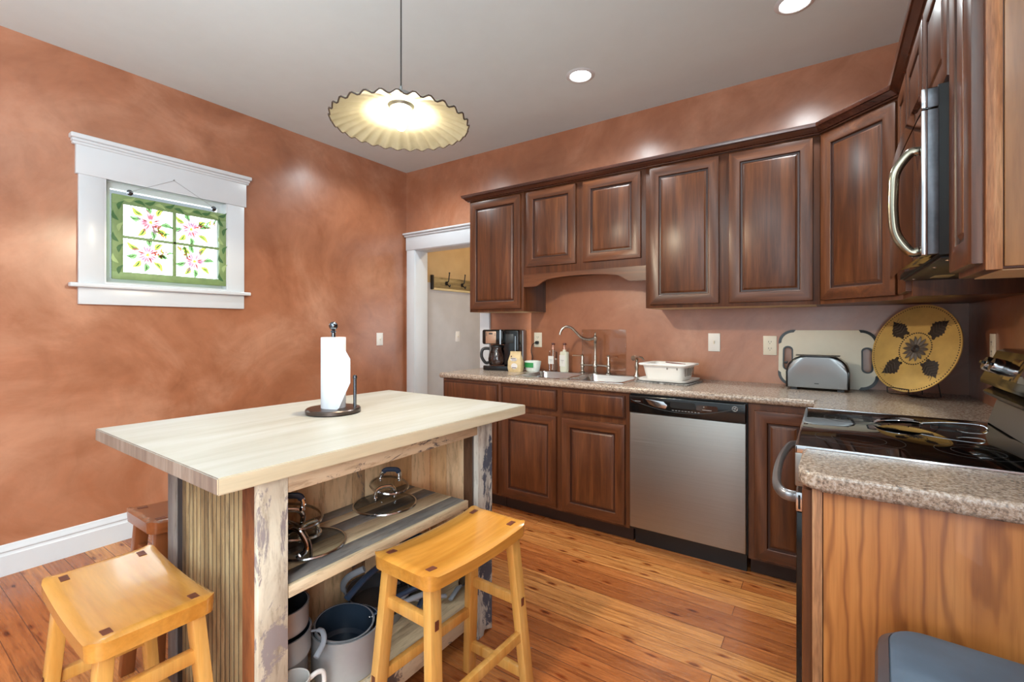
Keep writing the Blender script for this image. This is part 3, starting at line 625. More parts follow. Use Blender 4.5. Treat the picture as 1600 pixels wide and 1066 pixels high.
# ------------------------------------------------------------------ sink
sk = Thing('kitchen_sink', 'drop-in double bowl stainless steel sink below the bridge faucet', 'sink', (2.017, -.3, CT1))
rim = MB(); zt = CT1 + .004; bw = [(SX0 + .03, SY0 + .035, 2.000, SY1 - .085), (2.034, SY0 + .035, SX1 - .03, SY1 - .085)]
xs = [SX0, bw[0][0], bw[0][2], bw[1][0], bw[1][2], SX1]
rim.box((SX0, SY0, CT1), (SX1, bw[0][1], zt), .0015); rim.box((SX0, bw[0][3], CT1), (SX1, SY1, zt), .0015)
for a, b in ((xs[0], xs[1]), (xs[2], xs[3]), (xs[4], xs[5])): rim.box((a, bw[0][1], CT1), (b, bw[0][3], zt), .0015)
sk.w('rim', rim, M['steel_sink'])
for (a, b, c, d) in bw:
    m = MB(); loops = []
    for ins, z in ((0, zt), (.004, zt - .006), (.012, CT1 - .13), (.03, CT1 - .155), (.06, CT1 - .16)):
        loops.append([(x, y, z) for x, y in rrect(a + ins, b + ins, c - ins, d - ins, max(.02, .05 - ins * .3), 5)])
    vs = sum(loops, []); nn = len(loops[0]); fs = []
    for i in range(len(loops) - 1):
        for k in range(nn): fs.append([i * nn + k, i * nn + (k + 1) % nn, (i + 1) * nn + (k + 1) % nn, (i + 1) * nn + k])
    fs.append([(len(loops) - 1) * nn + k for k in range(nn)]); m.add(vs, fs)
    bo = sk.w('bowl', m, M['steel_sink'])
    sk.w('drain', MB().lathe([(0, CT1 - .158), (.03, CT1 - .158), (.042, CT1 - .156), (.044, CT1 - .159), (0, CT1 - .161)], 24, Tm(((a + c) / 2, (b + d) / 2, 0))), M['chrome'], parent=bo)

# bridge faucet
FX, FY = 2.053, -.095
fa = Thing('bridge_faucet', 'brushed nickel bridge faucet with curved spout and two lever handles', 'faucet', (FX, FY, zt))
def turned(x, y, H, z0=zt, s=1.0): return [(0, z0), (.022 * s, z0), (.022 * s, z0 + .006), (.013 * s, z0 + .014), (.011 * s, z0 + .03), (.015 * s, z0 + .045), (.013 * s, z0 + H * .4), (.016 * s, z0 + H * .45), (.016 * s, z0 + H * .5), (.010 * s, z0 + H * .62), (.012 * s, z0 + H * .85), (.009 * s, z0 + H * .92), (.012 * s, z0 + H * .96), (.008 * s, z0 + H), (0, z0 + H)]
fa.w('column', MB().lathe([(0, zt), (.02, zt), (.02, zt + .006), (.012, zt + .014), (.012, zt + .045), (.02, zt + .052), (.02, zt + .066), (.014, zt + .075), (.010, zt + .10), (.013, zt + .12), (.009, zt + .14), (.010, zt + .215), (.014, zt + .225), (.009, zt + .232), (.015, zt + .245), (.015, zt + .268), (.008, zt + .276), (.005, zt + .29), (.007, zt + .296), (0, zt + .302)], 24, Tm((FX, FY, 0))), M['nickel'])
spd = Vector((-.8, -.6, 0)).normalized(); sp = []
for a, z in ((0, .255), (.05, .248), (.10, .262), (.14, .300), (.175, .332), (.215, .338), (.245, .315), (.258, .280)): sp.append((FX + spd.x * a, FY + spd.y * a, zt + z))
fa.w('spout', MB().tube(catmull(sp, 6), [.0105 - .000035 * k for k in range(len(catmull(sp, 6)))], 14), M['nickel'])
fa.w('bridge_bar', MB().tube([(FX - .1, FY, zt + .058), (FX - .05, FY, zt + .06), (FX, FY, zt + .062), (FX + .05, FY, zt + .06), (FX + .1, FY, zt + .058)], [.009, .006, .008, .006, .009], 12), M['nickel'])
for s in (-1, 1):
    hd = fa.w('handle', MB().lathe(turned(0, 0, .135), 20, Tm((FX + s * .102, FY, 0))), M['nickel'])
    fa.w('lever', MB().tube([(FX + s * .102, FY, zt + .128), (FX + s * .13, FY - .004, zt + .126), (FX + s * .175, FY - .01, zt + .127)], [.006, .004, .007], 10), simple('copper_toned_lever', srgb(214, 178, 150), .2, 1.0, var=.02), parent=hd)
sr = Thing('side_sprayer', 'brushed nickel side sprayer standing right of the bridge faucet', 'faucet sprayer', (2.375, -.14, zt))
sr.w('base', MB().lathe([(0, zt), (.022, zt), (.022, zt + .006), (.015, zt + .018), (.012, zt + .03), (.009, zt + .05), (.014, zt + .07), (.009, zt + .10), (0, zt + .10)], 20, Tm((2.375, -.14, 0))), M['nickel'])
sr.w('spray_head', MB().tube([(2.375, -.14, zt + .095), (2.375, -.14, zt + .12), (2.372, -.155, zt + .132), (2.366, -.185, zt + .128)], [.008, .011, .015, .017], 14).tube([(2.385, -.135, zt + .135), (2.405, -.125, zt + .132), (2.418, -.118, zt + .112)], [.006, .006, .004], 8), M['nickel'])
# clear splash sheet behind the faucet
solo('splash_guard', MB().box((1.905, -.007, .917), (2.25, -.002, 1.235), .001), thin('clear_splash_sheet', (.95, .92, .88, 1), .12, .06), 'square clear splash guard sheet on the wall behind the faucet', 'splash guard')

# soap bottles
amber = simple('dark_red_pump', srgb(84, 22, 22), .3); copper = simple('rose_gold_collar', srgb(224, 170, 150), .25, .6)
def bottle(x, y, label, body_mat, full, lean=0):
    t = Thing('soap_bottle', label, 'soap bottle', (x, y, zt if y > SY0 else CT1), R_(-15))
    b = t.l('bottle_body', MB().prism(rrect(-.033, -.022, .033, .022, .014), 0, .150, 'xy', bev=.008, seg=3).lathe([(.017, .149), (.013, .158), (.013, .166), (0, .166)], 16), body_mat)
    t.l('label', MB().prism(rrect(-.0285, -.0236, .0285, -.0226, .0004, 1), .055 if not full else .04, .115 if not full else .125, 'xy'), M['white_plastic'])
    t.l('label_print', MB().box((-.016, -.0242, .085), (.016, -.0237, .0875)).box((-.011, -.0242, .077), (.011, -.0237, .0785)).box((-.006, -.0242, .067), (.006, -.0237, .0685)), M['mid_grey'])
    p = t.l('pump', MB().lathe([(0, .164), (.012, .164), (.012, .184), (.007, .188), (.007, .206), (0, .206)], 16), copper)
    t.l('pump_nozzle', MB().lathe([(0, .2), (.010, .2), (.013, .206), (.011, .214), (0, .216)], 16).beam((0, 0, .209), (.032, -.012, .207), .008, .008), amber, parent=p)
    if not full: t.l('dip_tube', MB().tube([(0, 0, .16), (-.006, 0, .01)], .0028, 8), M['white_plastic'])
    else: t.l('soap_liquid', MB().prism(rrect(-.030, -.019, .030, .019, .012), .004, .142, 'xy', bev=.004), simple('milky_soap', srgb(226, 228, 212), .5, var=.01))
bottle(1.700, -.085, 'nearly empty clear pump soap bottle with white label, left one by the sink', thin('clear_bottle_plastic', (.97, .96, .95, 1), .06, .05), False)
bottle(1.795, -.080, 'full milky pump soap bottle, right one of the pair by the sink', simple('milky_bottle', srgb(226, 226, 208), .3, var=.01), True)

# ------------------------------------------------------------------ coffee maker
cx, cyy = 1.30, -.16
cf_ = Thing('coffee_maker', 'black drip coffee maker with steel front badge at the left end of the counter', 'coffee maker', (cx, cyy, CT1), R_(14))
cf_.l('base', MB().prism(rrect(-.15, -.11, .15, .11, .03), 0, .036, 'xy', bev=.006), M['black_gloss'])
cf_.l('water_tank', MB().box((.02, -.08, .034), (.15, .11, .32), .014, 3), M['black_gloss'])
cf_.l('brew_head', MB().box((-.15, -.11, .205), (.03, .11, .32), .014, 3), M['black_gloss'])
cf_.l('steel_panel', MB().box((-.118, -.1125, .212), (-.030, -.108, .306), .002), simple('warm_steel_panel', srgb(196, 160, 136), .3, .6))
cf_.l('panel_marks', MB().box((-.09, -.1135, .283), (-.058, -.1122, .294)).box((-.112, -.1135, .27), (-.108, -.1122, .299)).box((-.04, -.1135, .27), (-.036, -.1122, .299)), M['dark_grey'])
cf_.l('chrome_strip', MB().box((.002, -.1125, .205), (.012, -.108, .318)).box((.118, -.083, .15), (.122, -.079, .27)), M['steel_smooth'])
cf_.l('control_screen', MB().box((.04, -.0835, .215), (.105, -.079, .285), .002), M['dark_grey'])
ca = cf_.l('carafe', MB().lathe([(0, .04), (.062, .042), (.072, .06), (.074, .09), (.066, .13), (.05, .165), (.052, .18), (0, .18)], 28, Tm((-.045, -.045, 0))), M['pyrex'])
cf_.l('carafe_handle', MB().tube(catmull([(-.10, -.075, .17), (-.145, -.10, .165), (-.155, -.105, .11), (-.13, -.09, .06), (-.105, -.075, .06)], 5), .008, 8, flat=1.5), M['black_plastic'], parent=ca)
cf_.l('carafe_lid', MB().lathe([(0, .181), (.054, .181), (.054, .194), (.03, .2), (0, .2)], 24, Tm((-.045, -.045, 0))), M['black_plastic'], parent=ca)

# coffee bag
bag = Thing('coffee_bag', 'folded-top tan paper coffee bag leaning before the coffee maker', 'coffee bag', (1.475, -.262, CT1), R_(8))
m = MB(); L_ = []
for z, hw, hd in ((0, .052, .028), (.03, .057, .034), (.08, .056, .03), (.12, .046, .016), (.135, .044, .007), (.155, .044, .006)): L_.append([(x, y, z) for x, y in rrect(-hw, -hd, hw, hd, hd * .35, 2)])
vs = sum(L_, []); nn = len(L_[0]); fs = [[i * nn + k, i * nn + (k + 1) % nn, (i + 1) * nn + (k + 1) % nn, (i + 1) * nn + k] for i in range(5) for k in range(nn)] + [list(range(nn))[::-1], [5 * nn + k for k in range(nn)]]
m.add(vs, fs)
bag.l('paper_bag', m, simple('tan_bag_paper', srgb(208, 184, 140), .55, var=.08, scale=30))
bag.l('bag_print', MB().prism([(.028 * math.cos(a / 8 * PI) - .004, .095 + .014 * math.sin(a / 8 * PI)) for a in range(16)], -.031, -.0285, 'xz').prism([(.026 * math.cos(a / 8 * PI) + .004, .045 + .022 * math.sin(a / 8 * PI)) for a in range(16)], -.0362, -.034, 'xz'), simple('white_bag_print', srgb(226, 222, 222), .6))
bag.l('bag_lettering', MB().box((-.026, -.0322, .099), (.014, -.0310, .104)).box((-.018, -.0322, .089), (.018, -.0310, .0925)).box((-.014, -.0372, .03), (.022, -.0362, .036)).lathe([(0, 0), (.006, .001), (0, .002)], 10, Tm((-.02, -.0345, .118), rx=90)), simple('brown_bag_ink', srgb(110, 88, 84), .6))
# paper filters in green-labelled pack
fp = Thing('coffee_filter_pack', 'plastic pack of white coffee filters with a green label beside the coffee bag', 'coffee filters', (1.568, -.165, CT1), R_(5))
fp.l('filter_stack', MB().lathe([(0, 0), (.045, 0), (.052, .01), (.060, .05), (.064, .078), (.05, .082), (.045, .07), (0, .066)], 40), simple('white_filter_paper', srgb(226, 232, 226), .8, var=.04, scale=40))
fp.l('green_label', MB().prism([(.0655 * math.sin(R_(a)) * 1.0, -.0655 * math.cos(R_(a))) for a in range(-50, 31, 10)] + [(.062 * math.sin(R_(a)), -.062 * math.cos(R_(a))) for a in range(30, -51, -10)], .034, .07, 'xy'), simple('green_label_print', srgb(38, 136, 70), .5))

# outlets and switches
def wallplate(x, z, kind, label, rz=0, y=0, lx=None, cat='outlet'):
    t = Thing('outlet' if kind == 'outlet' else 'light_switch', label, cat, (x, y, z), rz)
    t.l('wall_plate', MB().box((-.036, -.006, -.058), (.036, -.0002, .058), .002), M['ivory'] if kind == 'outlet' else M['white_plastic'])
    if kind == 'outlet':
        for s in (-1, 1):
            r = t.l('receptacle', MB().prism(rrect(-.016, s * .02 - .014, .016, s * .02 + .014, .008), -.0075, -.005, 'xz'), M['ivory'])
            t.l('slots', MB().box((-.008, -.0082, s * .02 - .002), (-.0055, -.0072, s * .02 + .007)).box((.0055, -.0082, s * .02 - .002), (.008, -.0072, s * .02 + .007)).box((-.002, -.0082, s * .02 - .010), (.002, -.0072, s * .02 - .006)), M['slot'], parent=r)
    else:
        t.l('toggle', MB().box((-.005, -.009, -.012), (.005, -.0058, .012), .001).box((-.0035, -.018, -.001), (.0035, -.008, .009), .001), M['ivory'])
    return t
wallplate(1.517, 1.152, 'outlet', 'ivory outlet with a black plug in it, beside the coffee maker')
wallplate(2.836, 1.156, 'switch', 'white toggle switch on the backsplash wall right of the dish tub', cat='light switch')
wallplate(3.151, 1.143, 'outlet', 'ivory duplex outlet just left of the cutting board')
wallplate(RX, 1.168, 'outlet', 'ivory outlet on the right wall behind the range knobs', R_(-90), -.428)
wallplate(0, 1.142, 'switch', 'white toggle switch on the terracotta wall left of the doorway', R_(90), -.33, cat='light switch')
wallplate(0, 1.148, 'switch', 'white toggle switch on the grey hall wall seen through the doorway', R_(90), .763, cat='light switch')
pc = Thing('power_cord', 'black plug and cord running from the left outlet down behind the filter pack', 'power cord', (1.517, -.02, 1.13))
pc.w('plug', MB().box((1.506, -.034, 1.118), (1.53, -.0078, 1.142), .005, 3), M['black_plastic'])
pc.w('cable', MB().tube(catmull([(1.508, -.03, 1.13), (1.482, -.035, 1.11), (1.475, -.04, 1.06), (1.488, -.04, 1.01), (1.47, -.035, .96), (1.43, -.03, .92)], 6), .0035, 8), M['black_plastic'])

# ------------------------------------------------------------------ dish tub on draining tray over a mat
DX, DY, DR = 2.625, -.275, R_(-6)
solo('drying_mat', MB(Tm((DX, DY, CT1), rz=-6)).prism(rrect(-.165, -.145, .165, .145, .02), 0, .008, 'xy', bev=.003), None or simple('grey_mottled_mat', srgb(150, 146, 142), .9, var=.5, scale=70), 'black and white mottled drying mat under the white dish tub', 'drying mat')
def loft(mb, spec, n=6, close0=True, close1=True):
    L_ = [[(x, y, z) for x, y in rrect(-a, -b, a, b, r, n)] for a, b, r, z in spec]; vs = sum(L_, []); nn = len(L_[0])
    fs = [[i * nn + k, i * nn + (k + 1) % nn, (i + 1) * nn + (k + 1) % nn, (i + 1) * nn + k] for i in range(len(spec) - 1) for k in range(nn)]
    if close0: fs.append(list(range(nn))[::-1])
    if close1: fs.append([(len(spec) - 1) * nn + k for k in range(nn)])
    mb.add(vs, fs); return mb
solo('drain_tray', loft(MB(Tm((DX, DY, CT1 + .008), rz=-6)), [(.135, .115, .03, 0), (.15, .13, .035, .006), (.155, .135, .035, .018), (.150, .130, .033, .018), (.14, .12, .03, .008)]), M['white_plastic'], 'shallow white draining tray between the dish tub and its mat', 'drain tray')
tub = Thing('dish_tub', 'white plastic dish washing tub with flared rim beside the sink', 'dish tub', (DX, DY, CT1 + .017), DR)
tub.l('basin', loft(MB(), [(.105, .085, .025, 0), (.112, .092, .025, .01), (.128, .108, .028, .088), (.150, .128, .034, .090), (.152, .130, .034, .097), (.146, .124, .03, .101), (.126, .106, .028, .099), (.110, .090, .025, .012)]), M['white_plastic'])
sl = MB()
for i in range(6): sl.box((.1285 - .002, -.075 + i * .028, .03), (.1300, -.071 + i * .028, .078), .0006, 1, T=None)
for i in (0, 1): sl.box((.03 + i * .06, -.1085, .068), (.034 + i * .06, -.104, .08), .0006, 1)
tub.l('handle_slots', sl, M['slot'])
solo('dish_knife', MB(Tm((DX + .01, DY - .03, 0), rz=-4)).tube([(-.02, 0, CT1 + .124), (.02, 0, CT1 + .121), (.10, -.002, CT1 + .118)], [.005, .0065, .003], 8, flat=.6), simple('dark_red_handle', srgb(104, 30, 26), .35), 'dark red handled utensil lying across the white dish tub', 'utensil')

# ------------------------------------------------------------------ cutting board, toaster, platter
cb = Thing('cutting_board', 'white cutting board with black grip corners leaning on the wall behind the toaster', 'cutting board', (3.432, -.07, CT1))
TL = Tm((3.432, -.075, CT1 + .002), rx=-10)
def board():
    # outline with two handle slots, made of quads strips around the slots
    W, H, r = .232, .325, .075
    mb = MB(TL); out = rrect(-W, 0, W, H, r, 8)
    bm = bmesh.new(); ov = [bm.verts.new((x, 0, z)) for x, z in out]; E_ = [bm.edges.new((ov[i], ov[(i + 1) % len(ov)])) for i in range(len(ov))]
    for cxh in (-.185, .185):
        h = [bm.verts.new((x, 0, z)) for x, z in rrect(cxh - .02, .095, cxh + .02, .225, .019, 5)]; E_ += [bm.edges.new((h[i], h[(i + 1) % len(h)])) for i in range(len(h))]
    g = bmesh.ops.triangle_fill(bm, edges=E_, use_beauty=True)
    faces = [f for f in bm.faces]; ex = bmesh.ops.extrude_face_region(bm, geom=faces)
    for v in [q for q in ex['geom'] if isinstance(q, bmesh.types.BMVert)]: v.co.y += .009
    bmesh.ops.recalc_face_normals(bm, faces=bm.faces[:]); mb._bm(bm); return mb
cb.w('board', board(), simple('white_poly_board', srgb(214, 206, 188), .45, var=.03))
for cxh in (-.185, .185):
    gr = MB(TL)
    o_ = rrect(cxh - .026, .089, cxh + .026, .231, .024, 5); i_ = rrect(cxh - .018, .097, cxh + .018, .223, .017, 5); nn = len(o_)
    gr.add([(x, -.0015, z) for x, z in o_] + [(x, -.0015, z) for x, z in i_] + [(x, .0105, z) for x, z in o_] + [(x, .0105, z) for x, z in i_],
           [[k, (k + 1) % nn, nn + (k + 1) % nn, nn + k] for k in range(nn)] + [[2 * nn + k, 3 * nn + k, 3 * nn + (k + 1) % nn, 2 * nn + (k + 1) % nn] for k in range(nn)] + [[k, 2 * nn + k, 2 * nn + (k + 1) % nn, (k + 1) % nn] for k in range(nn)] + [[nn + k, nn + (k + 1) % nn, 3 * nn + (k + 1) % nn, 3 * nn + k] for k in range(nn)])
    cb.w('handle_grip', gr, M['black_plastic'])
for sx in (-1, 1):
    for top in (0, 1):
        c_ = MB(TL); pts = []; ccx, ccz = sx * (.232 - .075), (.325 - .075 if top else .075); a0 = {(1, 1): 0, (-1, 1): 90, (-1, 0): 180, (1, 0): 270}[(sx, top)]
        outer = [(ccx + .077 * math.cos(R_(a0 + a)), ccz + .077 * math.sin(R_(a0 + a))) for a in range(-8, 99, 8)]
        inner = [(ccx + (.062 - .0 * a) * math.cos(R_(a0 + a)) + 0, ccz + .062 * math.sin(R_(a0 + a))) for a in range(90, -1, -10)]
        c_.prism(outer + inner, -.0018, .0108, 'xz'); cb.w('corner_grip', c_, M['black_plastic'])
to = Thing('toaster', 'low stainless steel toaster with black trim in front of the cutting board', 'toaster', (3.395, -.175, CT1), R_(-3))
def tprof(w, h, r0=.10):
    return [(-w, .012), (-w, h - r0)] + [(-w + r0 - r0 * math.cos(R_(a)), h - r0 + r0 * math.sin(R_(a))) for a in range(15, 91, 15)] + [(w - r0 + r0 * math.sin(R_(a)), h - r0 + r0 * math.cos(R_(a))) for a in range(0, 91, 15)] + [(w, .012)]
def tprism(w, h, y0, y1, bev=.0, dz=0, r0=.10): return MB().prism([(x, z + dz) for x, z in tprof(w, h, r0)[::-1]], y0, y1, 'xz', bev=bev, seg=3)
to.l('black_shell', tprism(.143, .186, -.066, .066, .008, 0, .09), M['black_gloss'])
to.l('steel_front', tprism(.133, .176, -.0705, -.064, .002, .002, .084), simple('toaster_steel', srgb(150, 150, 150), .28, 1.0, var=.02))
to.l('slots', MB().box((-.10, -.03, .183), (.10, -.008, .1875)).box((-.10, .01, .183), (.10, .032, .1875)), M['slot'])
to.l('lever', MB().box((-.162, -.012, .135), (-.142, .012, .148), .003), M['black_plastic'])
to.l('logo', MB().box((-.010, -.0712, .036), (.010, -.0704, .041)), M['dark_grey'])
to.l('foot', MB().box((-.12, -.06, 0), (-.09, .06, .014)), M['black_plastic']); to.l('foot', MB().box((.09, -.06, 0), (.12, .06, .014)), M['black_plastic'])

# decorative platter on wire stand: faces the camera a little
pr = .218
PLc = Vector((3.795, -.238, 1.148))
pt = Thing('decorative_platter', 'round golden platter with dark leaf motifs standing in the counter corner', 'platter', (PLc.x, PLc.y, CT1))
TP = Matrix.Translation(PLc) @ Matrix.Rotation(-.857, 4, 'Z') @ Matrix.Rotation(R_(90) - .268, 4, 'X')   # local +z looks out of the face
gold = simple('antiqued_gold_glaze', srgb(206, 168, 96), .3, var=.14, scale=5); dkb = simple('dark_brown_relief', srgb(50, 40, 36), .4, var=.15); brs = simple('grey_brown_relief', srgb(96, 84, 74), .45)
pt.w('plate', MB(TP).lathe([(0, .0), (.07, .002), (.078, .005), (.15, .010), (pr - .008, .016), (pr, .017), (pr, .012), (.15, .002), (.05, -.010), (0, -.010)], 72), gold)
rel = MB(TP)
for k in range(110):
    a = 2 * PI * k / 110; rel.lathe([(0, .0175), (.0022, .0172), (.003, .0155), (0, .0150)], 6, Matrix.Translation((math.cos(a) * (pr - .010), math.sin(a) * (pr - .010), .0005)))
pt.w('beaded_border', rel, dkb); rel = MB(TP)
for k in range(44):
    a = 2 * PI * k / 44; rel.lathe([(0, .009), (.003, .008), (.0035, .004), (0, .004)], 6, Matrix.Translation((math.cos(a) * .079, math.sin(a) * .079, 0)))
pt.w('inner_bead_ring', rel, dkb)
fl = MB(TP)
def leafp(mb, r0, r1, ang, w, z, lobes=True, mi=0, squig=.0, n=14):
    a = R_(ang); d = Vector((math.cos(a), math.sin(a), 0)); nn_ = Vector((-d.y, d.x, 0)); vs = []
    for i in range(n + 1):
        t = i / n; q = math.sin(PI * min(1, t * .93 + .07)) ** .7 * w * (1 + (.20 if (lobes and i % 2) else -.06)); c = d * (r0 + (r1 - r0) * t) + nn_ * squig * math.sin(t * PI)
        zz = z + .030 * max(0, (c.length - .075)) ; vs += [c + nn_ * q + Vector((0, 0, zz)), c + Vector((0, 0, zz + .004)), c - nn_ * q + Vector((0, 0, zz))]
    fs = []
    for i in range(n):
        for k in range(2): fs.append([i * 3 + k, i * 3 + k + 1, i * 3 + 3 + k + 1, i * 3 + 3 + k])
    mb.add([tuple(v) for v in vs], fs, mi)
for k in range(14): leafp(fl, .020, .064, k * 360 / 14, .0092, .004, False, 1, 0, 6)
fl.lathe([(0, .010), (.008, .010), (.012, .007), (.016, .010), (.020, .006), (.020, .003), (0, .003)], 24)
pt.w('flower_relief', fl, [dkb, brs])
for ang in (45, 135, 225, 315):
    lf = MB(TP); leafp(lf, .092, .194, ang, .037, .0075, True, 0, .008)
    for j in range(5):
        t = .2 + .15 * j; a = R_(ang); d = Vector((math.cos(a), math.sin(a), 0)); nn_ = Vector((-d.y, d.x, 0)); c = d * (.092 + .10 * t)
        for s in (-1, 1): lf.tube([tuple(c + Vector((0, 0, .0135 + .03 * max(0, c.length - .075)))), tuple(c + d * .014 + nn_ * s * .027 + Vector((0, 0, .011 + .03 * max(0, c.length - .075))))], .0009, 5, mi=1)
    for s in (-1, 1): lf.lathe([(0, .012), (.006, .011), (.008, .006), (0, .005)], 10, Matrix.Translation((math.cos(R_(ang)) * .092 - math.sin(R_(ang)) * s * .016, math.sin(R_(ang)) * .092 + math.cos(R_(ang)) * s * .016, 0)), mi=0)
    pt.w('leaf_relief', lf, [dkb, brs])
stn = MB(Matrix.Translation((PLc.x, PLc.y, CT1)) @ Matrix.Rotation(-.857, 4, 'Z'))
for sx in (-1, 1): stn.tube([(sx * .055, -.100, .045), (sx * .055, -.098, .018), (sx * .055, -.08, .012), (sx * .05, .02, .004), (sx * .045, .085, .004), (sx * .03, .055, .2)], .0025, 6)
stn.tube([(-.055, -.100, .045), (.055, -.100, .045)], .0025, 6); stn.tube([(-.05, .0, .006), (.05, .0, .006)], .0025, 6); stn.tube([(-.03, .055, .2), (.03, .055, .2)], .0025, 6)
x0 = PLc.x
solo('plate_stand', stn, M['black_plastic'], 'black wire stand holding the golden platter', 'plate stand', loc=(PLc.x, PLc.y, CT1))

# ------------------------------------------------------------------ dishwasher
dw = Thing('dishwasher', 'stainless steel dishwasher with black curved control panel', 'dishwasher', (2.805, -.3, 0))
dw.w('tub_body', MB().box((2.502, -.600, .10), (3.108, -.02, .872)), M['black_plastic'])
dw.w('steel_door', MB().box((2.506, -.632, .118), (3.104, -.598, .770), .004, 3), M['steel'])
dw.w('kick_plate', MB().box((2.512, -.555, 0), (3.098, -.535, .108)).box((2.506, -.61, .10), (3.104, -.54, .118)), M['black_plastic'])
cpn = dw.w('control_panel', MB().box((2.504, -.640, .771), (3.106, -.598, .868), .006, 3), M['black_gloss'])
arc = [(2.515 + .58 * t, .842 - .052 * math.sin(PI * min(1, max(0, t * 1.05))) ** .8) for t in [i / 24 for i in range(25)]]
dw.w('panel_curve', MB().tube([(x, -.6405, z + .004) for x, z in arc], .0022, 6), M['dark_grey'], parent=cpn)
dw.w('pocket_handle', MB().prism(rrect(2.735, .818, 2.865, .852, .012), -.6412, -.6395, 'xz'), simple('recess_black', srgb(5, 5, 5), .5), parent=cpn)
for a_ in ((2.870, .806, 2.975, .845, .01), (2.515, .825, 2.585, .848, .003)): dw.w('display_window', MB().prism(rrect(*a_), -.6412, -.6395, 'xz'), M['brown_glass'], parent=cpn)
dw.w('latch_gloss', MB().prism([(2.60, .853), (2.70, .846), (2.72, .826), (2.71, .808), (2.66, .812), (2.62, .826)], -.6425, -.6395, 'xz', bev=.001), M['steel_smooth'], parent=cpn)
bt = MB()
for i in range(9): bt.box((2.745 + i * .0165, -.6420, .803), (2.755 + i * .0165, -.6405, .806))
bt.box((2.90, -.6420, .820), (2.945, -.6405, .823)); bt.box((2.905, -.6420, .835), (2.91, -.6405, .839)); bt.box((2.53, -.6420, .836), (2.572, -.6405, .839))
dw.w('button_marks', bt, M['mid_grey'], parent=cpn)
lg = MB(Tm((3.055, -.640, .842), rx=90))
lg.lathe([(.0105, 0), (.0135, 0), (.0135, .002), (.0105, .002), (.0105, 0)], 28); lg.lathe([(0, 0), (.0045, 0), (.0045, .002), (0, .002)], 16)
for k in range(4): a = R_(45 + 90 * k); lg.tube([(.005 * math.cos(a), .005 * math.sin(a), .001), (.0095 * math.cos(a + .5), .0095 * math.sin(a + .5), .001)], .0012, 6)
dw.w('round_emblem', lg, M['mid_grey'], parent=cpn)

# ------------------------------------------------------------------ range
rg = Thing('range', 'electric range with black glass cooktop and stainless trim', 'range', (3.68, -1.268, 0))
RY0, RY1, RXF = -1.650, -.887, 3.366
rg.w('body', MB().box((3.404, RY0 + .001, .02), (3.995, RY1 - .001, .905), .002), M['black_plastic'])
rg.w('cooktop', MB().box((RXF + .006, RY0 + .006, .905), (3.93, RY1 - .006, .9165), .002), M['black_glass'])
rg.w('cooktop_trim', MB().box((RXF, RY0, .895), (RXF + .008, RY1, .9175), .003).box((RXF, RY1 - .008, .895), (3.95, RY1, .9175), .003).box((RXF, RY0, .895), (3.95, RY0 + .008, .9175), .003), M['steel_smooth'])
rg.w('front_panel', MB().box((RXF, RY0, .800), (3.404, RY1, .896), .004), M['steel'])
rg.w('vent_trim', MB().box((RXF + .002, RY0 + .002, .728), (3.402, RY1 - .002, .782), .002), M['steel_smooth'])
rg.w('vent_slots', MB().box((RXF + .008, RY0 + .0005, .735), (RXF + .013, RY0 + .003, .775)).box((RXF + .022, RY0 + .0005, .735), (RXF + .027, RY0 + .003, .775)), M['black_plastic'])
od = rg.w('oven_door', MB().box((RXF + .003, RY0 + .003, .20), (3.402, RY1 - .003, .726), .003).box((RXF + .008, RY0 + .005, .780), (3.402, RY1 - .005, .801)), M['black_gloss'])
rg.w('door_glass', MB().box((RXF + .0005, RY0 + .1, .3), (RXF + .004, RY1 - .1, .62), .001), M['black_glass'], parent=od)
hp = [(RXF + .002, RY0 + .03, .76), (RXF - .03, RY0 + .035, .763), (RXF - .055, RY0 + .12, .768), (RXF - .066, (RY0 + RY1) / 2, .770), (RXF - .055, RY1 - .12, .768), (RXF - .03, RY1 - .035, .763), (RXF + .002, RY1 - .03, .76)]
rg.w('door_handle', MB().tube(catmull(hp, 6), .0125, 12, flat=1.3), simple('grey_handle_metal', srgb(150, 148, 150), .3, .8), parent=od)
rg.w('storage_drawer', MB().box((RXF + .004, RY0 + .003, .035), (3.402, RY1 - .003, .190), .003), M['black_gloss'])
for (bx, by, br_) in ((3.52, -1.08, .09), (3.52, -1.46, .11), (3.78, -1.08, .075), (3.78, -1.46, .09)):
    rg.w('burner_ring', MB().lathe([(br_ - .0012, .9166), (br_ - .0012, .9169), (br_, .9169), (br_, .9166)], 64, Tm((bx, by, 0))).lathe([(br_ * .6, .9166), (br_ * .6, .9169), (br_ * .6 + .001, .9169), (br_ * .6 + .001, .9166)], 64, Tm((bx, by, 0))), M['dark_grey'])
bgp = [(3.912, .917), (3.90, .99), (3.905, 1.02), (3.882, 1.045), (3.876, 1.062), (3.90, 1.075), (3.915, 1.10), (3.935, 1.182), (3.96, 1.19), (4.02, 1.18), (4.02, .917)]
rg.w('riser', MB().prism([(3.912, .917), (3.935, 1.0), (4.018, 1.0), (4.018, .917)], RY0, RY1 - .002, 'xz'), M['steel'])
rg.w('control_lip', MB().prism([(3.942, 1.0), (3.93, 1.012), (3.905, 1.018), (3.90, 1.030), (3.93, 1.05), (4.018, 1.05), (4.018, 1.0)], RY0, RY1 - .002, 'xz'), M['black_gloss'])
bgd = rg.w('backguard', MB().prism([(3.93, 1.045), (3.893, 1.060), (3.893, 1.072), (3.935, 1.172), (3.955, 1.18), (4.018, 1.18), (4.018, 1.045)], RY0, RY1 - .002, 'xz', bev=.002), M['black_gloss'])
nv = Vector((-.92, 0, .39)).normalized()
